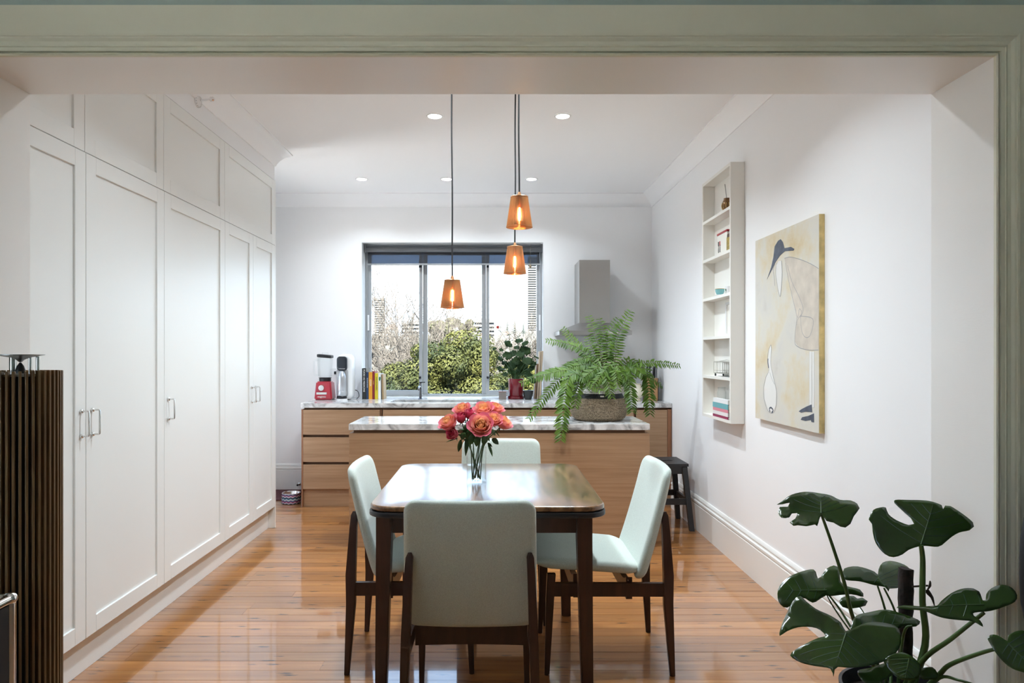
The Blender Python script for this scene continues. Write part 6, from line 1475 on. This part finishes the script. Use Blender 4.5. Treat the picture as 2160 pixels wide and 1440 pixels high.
for v in bm.verts: v.co += Vector((random.uniform(-.0012, .0012), random.uniform(-.0012, .0012), random.uniform(-.003, .003)))
obj('support_stake', bm, M['bark'], t, smooth=30)
bm = nb(); q0 = P(*c4(1180, 735), 1.99)
for a, b in (((1185, 735), (1165, 800)), ((1165, 790), (1215, 910)), ((1150, 800), (1190, 850))): tube(bm, smooth_line([P(*c4(*a), 1.99), P(*c4((a[0] + b[0]) / 2 + 8, (a[1] + b[1]) / 2), 1.985), P(*c4(*b), 1.98)], 3), [0.003, 0.006, 0.007, 0.008, 0.006, 0.004, 0.002], 6, flat=0.4)
tube(bm, [P(*c4(1170, 768), 1.99), P(*c4(1060, 775), 2.0)], 0.003, 6)
obj('withered_leaf', bm, M['dry'], t, smooth=60)

# ================================================================== DARK CHAIR at the right edge of the picture
acx, acy = 1.47, 1.50
t = thing('black_chair', (acx, acy, 0), 'black chair with rounded back just showing at the right edge', 'chair')
obj('backrest', slab(nb(), 0.50, 0.46, 0.035, 0.20, 0.015, lambda u, v, w_: Vector((acx + 0.08 + u, acy + 0.18 + w_ + 0.10 * (u / 0.25) ** 2 * -1 + 0.10, 0.82 + v)), rings=5), M['black_matte'], t, smooth=60)
obj('seat', slab(nb(), 0.50, 0.48, 0.06, 0.10, 0.02, lambda u, v, w_: Vector((acx + 0.08 + u, acy - 0.02 + v, 0.45 + w_)), rings=4), M['black_matte'], t, smooth=60)
for sx_ in (-1, 1):
    for sy_ in (-1, 1): obj('leg', tube(nb(), [(acx + 0.08 + sx_ * 0.17, acy - 0.02 + sy_ * 0.17, 0.42), (acx + 0.08 + sx_ * 0.20, acy - 0.02 + sy_ * 0.20, 0.001)], [0.014, 0.010], 10), M['black'], t, smooth=60)
    obj('back_post', tube(nb(), [(acx + 0.08 + sx_ * 0.13, acy + 0.19, 0.44), (acx + 0.08 + sx_ * 0.13, acy + 0.25, 0.70)], 0.010, 8), M['black'], t, smooth=60)

# ================================================================== OUTSIDE THE WINDOW
ZG = -5.0
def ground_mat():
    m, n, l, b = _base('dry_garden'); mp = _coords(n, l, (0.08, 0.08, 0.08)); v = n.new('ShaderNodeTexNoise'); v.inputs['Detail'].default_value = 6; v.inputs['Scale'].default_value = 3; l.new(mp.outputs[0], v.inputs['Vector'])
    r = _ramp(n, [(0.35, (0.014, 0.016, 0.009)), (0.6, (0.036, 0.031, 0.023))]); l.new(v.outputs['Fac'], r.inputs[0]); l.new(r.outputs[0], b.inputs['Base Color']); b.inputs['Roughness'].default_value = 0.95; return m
bm = nb(); nx, ny = 36, 30; gv = []
def hz_(x, y_):
    rise = max(0, y_ - 45) / 455.0
    return ZG + 21.0 * min(1.0, rise) ** 1.1 + 2.0 * math.sin(x * 0.031 + 1) * min(1, rise * 2) + 1.2 * math.sin(y_ * 0.05 + x * 0.02) * min(1, rise * 2)
for j in range(ny + 1):
    y_ = 7.6 + (1600 - 7.6) * (j / ny) ** 2.6; row_ = []
    for i in range(nx + 1):
        x = (2 * i / nx - 1) * (30 + 0.55 * y_); row_.append(bm.verts.new((x, y_, hz_(x, y_))))
    gv.append(row_)
for j in range(ny):
    for i in range(nx): bm.faces.new((gv[j][i], gv[j][i + 1], gv[j + 1][i + 1], gv[j + 1][i]))
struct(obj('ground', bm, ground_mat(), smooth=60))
struct(obj('unseen_bounce_terrace', bx(-8.0, LX0 - 0.11, -5.0, 7.6, -0.30, -0.05), mat('sun_bounce_paving', (0.66, 0.65, 0.64), 0.8, noise=(3, 0.05))))  # unseen terrace, added to bounce sunlight up to the ceiling
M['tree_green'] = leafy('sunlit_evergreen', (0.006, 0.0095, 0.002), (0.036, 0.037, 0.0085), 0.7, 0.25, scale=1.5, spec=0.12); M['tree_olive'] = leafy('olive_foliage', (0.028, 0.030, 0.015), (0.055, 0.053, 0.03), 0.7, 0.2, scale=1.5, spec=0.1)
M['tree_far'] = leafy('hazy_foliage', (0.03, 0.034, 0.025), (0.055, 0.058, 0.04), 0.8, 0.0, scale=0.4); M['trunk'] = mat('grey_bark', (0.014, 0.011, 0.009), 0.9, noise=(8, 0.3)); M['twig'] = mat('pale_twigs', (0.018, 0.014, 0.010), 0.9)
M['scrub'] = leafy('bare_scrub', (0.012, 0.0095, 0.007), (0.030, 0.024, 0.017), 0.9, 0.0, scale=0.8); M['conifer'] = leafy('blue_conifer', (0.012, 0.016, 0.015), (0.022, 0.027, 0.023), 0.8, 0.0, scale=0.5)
def crown(bm, c_, rx_, ry_, rz_, n, leaf, blobs=14):
    c_ = Vector(c_); bl_ = []
    for _ in range(blobs):
        v = Vector((random.gauss(0, 1), random.gauss(0, 1), random.gauss(0, 1))).normalized() * random.uniform(0.35, 0.86)
        bl_.append((Vector((v.x * rx_, v.y * ry_, v.z * rz_)), random.uniform(0.16, 0.34)))
    for _ in range(n):
        b_, q = random.choice(bl_)
        v = Vector((random.gauss(0, 1), random.gauss(0, 1), random.gauss(0, 1))).normalized(); rr = random.uniform(0.75, 1.0) * q
        p = c_ + b_ + Vector((v.x * rr * rx_, v.y * rr * ry_, v.z * rr * rz_))
        nr = (v + Vector((random.uniform(-.7, .7), random.uniform(-.7, .7), random.uniform(-.3, .8)))).normalized(); u = nr.orthogonal().normalized(); w_ = nr.cross(u)
        a = random.uniform(0, 6.28); u2 = u * math.cos(a) + w_ * math.sin(a); w2 = nr.cross(u2); s = leaf * random.uniform(0.7, 1.3)
        vs4 = [bm.verts.new(p - u2 * s), bm.verts.new(p + w2 * s * 0.45), bm.verts.new(p + u2 * s), bm.verts.new(p - w2 * s * 0.45)]
        bm.faces.new(vs4)
    return bm
def tree(px, pytop, wpx, hpx, d, mk, label, n=9000, leaf=0.07, name='garden_tree', group='leafy trees outside the window', blobs=16):
    top = P(px, pytop, d); rx_ = wpx / 2 * d / F; rz_ = hpx / 2 * d / F; c_ = top - Vector((0, 0, rz_ * 1.0))
    gz = hz_(c_.x, c_.y)
    t = thing(name, (c_.x, c_.y, gz), label, 'tree', group)
    obj('foliage', crown(nb(), c_, rx_, rx_ * 0.8, rz_, n, leaf, blobs), M[mk], t)
    bm = nb(); tube(bm, [(c_.x, c_.y, gz - 0.1), (c_.x + 0.05, c_.y, (gz + c_.z) / 2), c_], [rx_ * 0.09, rx_ * 0.07, rx_ * 0.03], 8)
    for k in range(8):
        a = k * 0.8; e_ = c_ + Vector((rx_ * 0.6 * math.cos(a), rx_ * 0.5 * math.sin(a), rz_ * random.uniform(-0.2, 0.6)))
        tube(bm, [c_ - Vector((0, 0, rz_ * 0.7)), (c_ + e_) / 2 - Vector((0, 0, rz_ * 0.2)), e_], [rx_ * 0.04, rx_ * 0.025, rx_ * 0.01], 6)
    obj('trunk', bm, M['trunk'], t, smooth=60)
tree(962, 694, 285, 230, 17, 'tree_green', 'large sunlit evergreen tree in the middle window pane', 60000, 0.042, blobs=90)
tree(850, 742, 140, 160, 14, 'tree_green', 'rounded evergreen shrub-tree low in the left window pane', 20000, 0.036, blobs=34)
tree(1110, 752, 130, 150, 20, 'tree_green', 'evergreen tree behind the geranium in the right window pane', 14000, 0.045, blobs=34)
tree(930, 668, 95, 60, 70, 'tree_olive', 'hazy olive tree on the slope behind the large evergreen', 3500, 0.22)
tree(986, 675, 60, 60, 80, 'tree_olive', 'hazy green tree on the slope left of the white apartment block', 3000, 0.24)
tree(900, 705, 60, 45, 60, 'tree_far', 'small dull tree on the slope beside the blue-grey house', 1800, 0.2)
for px, py, wpx, hpx, d, lab in ((805, 690, 90, 110, 38, 'bare brown thicket at the left of the view'), (870, 700, 110, 90, 42, 'bare brown thicket behind the bare tree'), (1075, 712, 110, 90, 46, 'bare brown thicket above the geranium'), (1125, 708, 60, 90, 44, 'bare brown thicket at the right of the view'), (950, 712, 120, 70, 50, 'bare brown thicket behind the large evergreen tree')):
    tree(px, py, wpx, hpx, d, 'scrub', lab, 5000, 0.06, 'bare_thicket', 'bare thickets outside the window')
def bare_tree(px, pybase, pytop, d, label, seed):
    rnd = random.Random(seed); b = P(px, pybase, d); hgt = ZD(pytop, d) - b.z; gz = hz_(b.x, b.y)
    t = thing('bare_tree', (b.x, b.y, gz), label, 'tree', 'bare winter trees outside the window')
    bm = nb(); tw = nb()
    T_ = ZD(pytop, d) - gz
    def grow(p, dr_, L, r, lv_):
        q = p + dr_ * L; m_ = p.lerp(q, 0.5) + Vector((rnd.uniform(-.06, .06), rnd.uniform(-.06, .06), 0)) * L
        tube(bm if lv_ < 3 else tw, [p, m_, q], [r, r * 0.85, r * 0.68], 6 if lv_ < 2 else 4, cap=False)
        if lv_ >= 6: return
        for _ in range(3 if lv_ < 5 else 2):
            nd = (dr_ + Vector((rnd.uniform(-.8, .8), rnd.uniform(-.6, .6), rnd.uniform(-.15, .55)))).normalized()
            grow(q if rnd.random() < 0.6 else m_, nd, L * rnd.uniform(0.62, 0.85), max(r * 0.6, T_ * 0.0011), lv_ + 1)
    grow(Vector((b.x, b.y, gz - 0.1)), Vector((0.05, 0, 1)), T_ / 2.9, T_ * 0.010, 0)
    obj('trunk', bm, M['trunk'], t, smooth=60); obj('twigs', tw, M['twig'], t)
bare_tree(846, 790, 590, 24, 'tall bare winter tree in the left window pane', 3)
bare_tree(806, 800, 600, 30, 'pale bare winter tree near the left window frame', 8)
bare_tree(905, 760, 630, 34, 'thin bare winter tree beside the left mullion', 12)
bare_tree(868, 770, 610, 28, 'bare winter tree right of the tallest one', 21)
bare_tree(1112, 770, 660, 36, 'bare winter tree low at the right of the view', 30)
# buildings on the ridge
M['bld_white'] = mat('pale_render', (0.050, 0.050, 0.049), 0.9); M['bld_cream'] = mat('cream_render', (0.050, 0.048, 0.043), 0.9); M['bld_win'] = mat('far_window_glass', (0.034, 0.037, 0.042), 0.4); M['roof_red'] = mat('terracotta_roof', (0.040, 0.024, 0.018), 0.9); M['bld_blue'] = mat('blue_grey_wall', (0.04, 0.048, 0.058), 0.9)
def block(px0, px1, pytop, pybot, d, wall_m, label, floors, bays, roof=None, balc=False, name='apartment_building'):
    a, b = P(px0, pytop, d), P(px1, pybot, d); dep = (b.x - a.x) * 0.8; gz = min(b.z, hz_((a.x + b.x) / 2, d)) - 1
    t = thing(name, ((a.x + b.x) / 2, d + dep / 2, gz), label, 'building', 'buildings on the far ridge')
    obj('wall', bx(a.x, b.x, d, d + dep, gz, a.z), wall_m, t)
    fh = (a.z - b.z) / floors; bw = (b.x - a.x) / bays
    bm = nb(); bb = nb()
    for f in range(floors):
        for k in range(bays):
            x0_ = a.x + bw * (k + 0.2); box(bm, x0_, x0_ + bw * 0.6, d - 0.02 * fh, d + 0.05 * fh, b.z + fh * (f + 0.3), b.z + fh * (f + 0.85))
        if balc: box(bb, a.x - bw * 0.15, b.x + bw * 0.15, d - fh * 0.45, d - 0.021 * fh, b.z + fh * f, b.z + fh * (f + 0.22))
    wo_ = obj('windows', bm, M['bld_win'], t); wo_['kind'] = 'stuff'
    if balc:
        o = obj('balconies', bb, wall_m, t); o['kind'] = 'stuff'
    else: bb.free()
    if roof:
        bm = nb(); o_ = (b.x - a.x) * 0.06
        hexa(bm, [Vector((a.x - o_, d - o_, a.z)), Vector((b.x + o_, d - o_, a.z)), Vector((b.x + o_, d + dep + o_, a.z)), Vector((a.x - o_, d + dep + o_, a.z))],
             [Vector((a.x + (b.x - a.x) * 0.3, d + dep * 0.4, a.z + roof)), Vector((b.x - (b.x - a.x) * 0.3, d + dep * 0.4, a.z + roof)), Vector((b.x - (b.x - a.x) * 0.3, d + dep * 0.6, a.z + roof)), Vector((a.x + (b.x - a.x) * 0.3, d + dep * 0.6, a.z + roof))])
        obj('roof', bm, M['roof_red'], t)
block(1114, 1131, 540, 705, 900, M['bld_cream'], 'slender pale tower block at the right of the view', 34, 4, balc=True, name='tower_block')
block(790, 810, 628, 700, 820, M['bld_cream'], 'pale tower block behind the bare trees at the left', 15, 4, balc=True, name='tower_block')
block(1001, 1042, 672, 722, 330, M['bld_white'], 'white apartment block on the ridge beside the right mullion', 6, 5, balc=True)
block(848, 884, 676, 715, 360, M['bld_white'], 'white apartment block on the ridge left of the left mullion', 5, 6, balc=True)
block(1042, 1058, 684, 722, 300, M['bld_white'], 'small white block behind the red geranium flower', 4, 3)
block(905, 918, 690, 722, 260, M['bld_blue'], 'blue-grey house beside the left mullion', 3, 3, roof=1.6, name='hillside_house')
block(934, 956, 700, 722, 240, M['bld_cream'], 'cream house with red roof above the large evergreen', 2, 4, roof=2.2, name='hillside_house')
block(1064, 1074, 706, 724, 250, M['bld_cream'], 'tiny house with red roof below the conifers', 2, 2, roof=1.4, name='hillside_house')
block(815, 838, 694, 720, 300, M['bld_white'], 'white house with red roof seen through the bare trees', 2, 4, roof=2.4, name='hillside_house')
for px, py, lab in ((1070, 672, 'dark conifer on the ridge, leftmost of three'), (1086, 670, 'dark conifer on the ridge, tallest, middle of three'), (1104, 676, 'dark conifer on the ridge, rightmost of three')):
    d = 280; a = P(px, py, d); gz = hz_(a.x, d); t = thing('conifer', (a.x, d, gz), lab, 'tree', 'conifers on the ridge'); bm = nb(); hgt = a.z - gz
    for k in range(9):
        z0_ = gz + hgt * (0.15 + 0.085 * k * 1.08); r = hgt * 0.20 * (1 - k / 9.5)
        lathe(bm, [(r, z0_), (r * 0.35, z0_ + hgt * 0.07), (0.02, z0_ + hgt * 0.14)], (a.x, d, 0), 9)
    obj('foliage', bm, M['conifer'], t); obj('trunk', tube(nb(), [(a.x, d, gz - 0.3), (a.x, d, gz + hgt * 0.9)], [hgt * 0.02, hgt * 0.004], 6), M['trunk'], t)
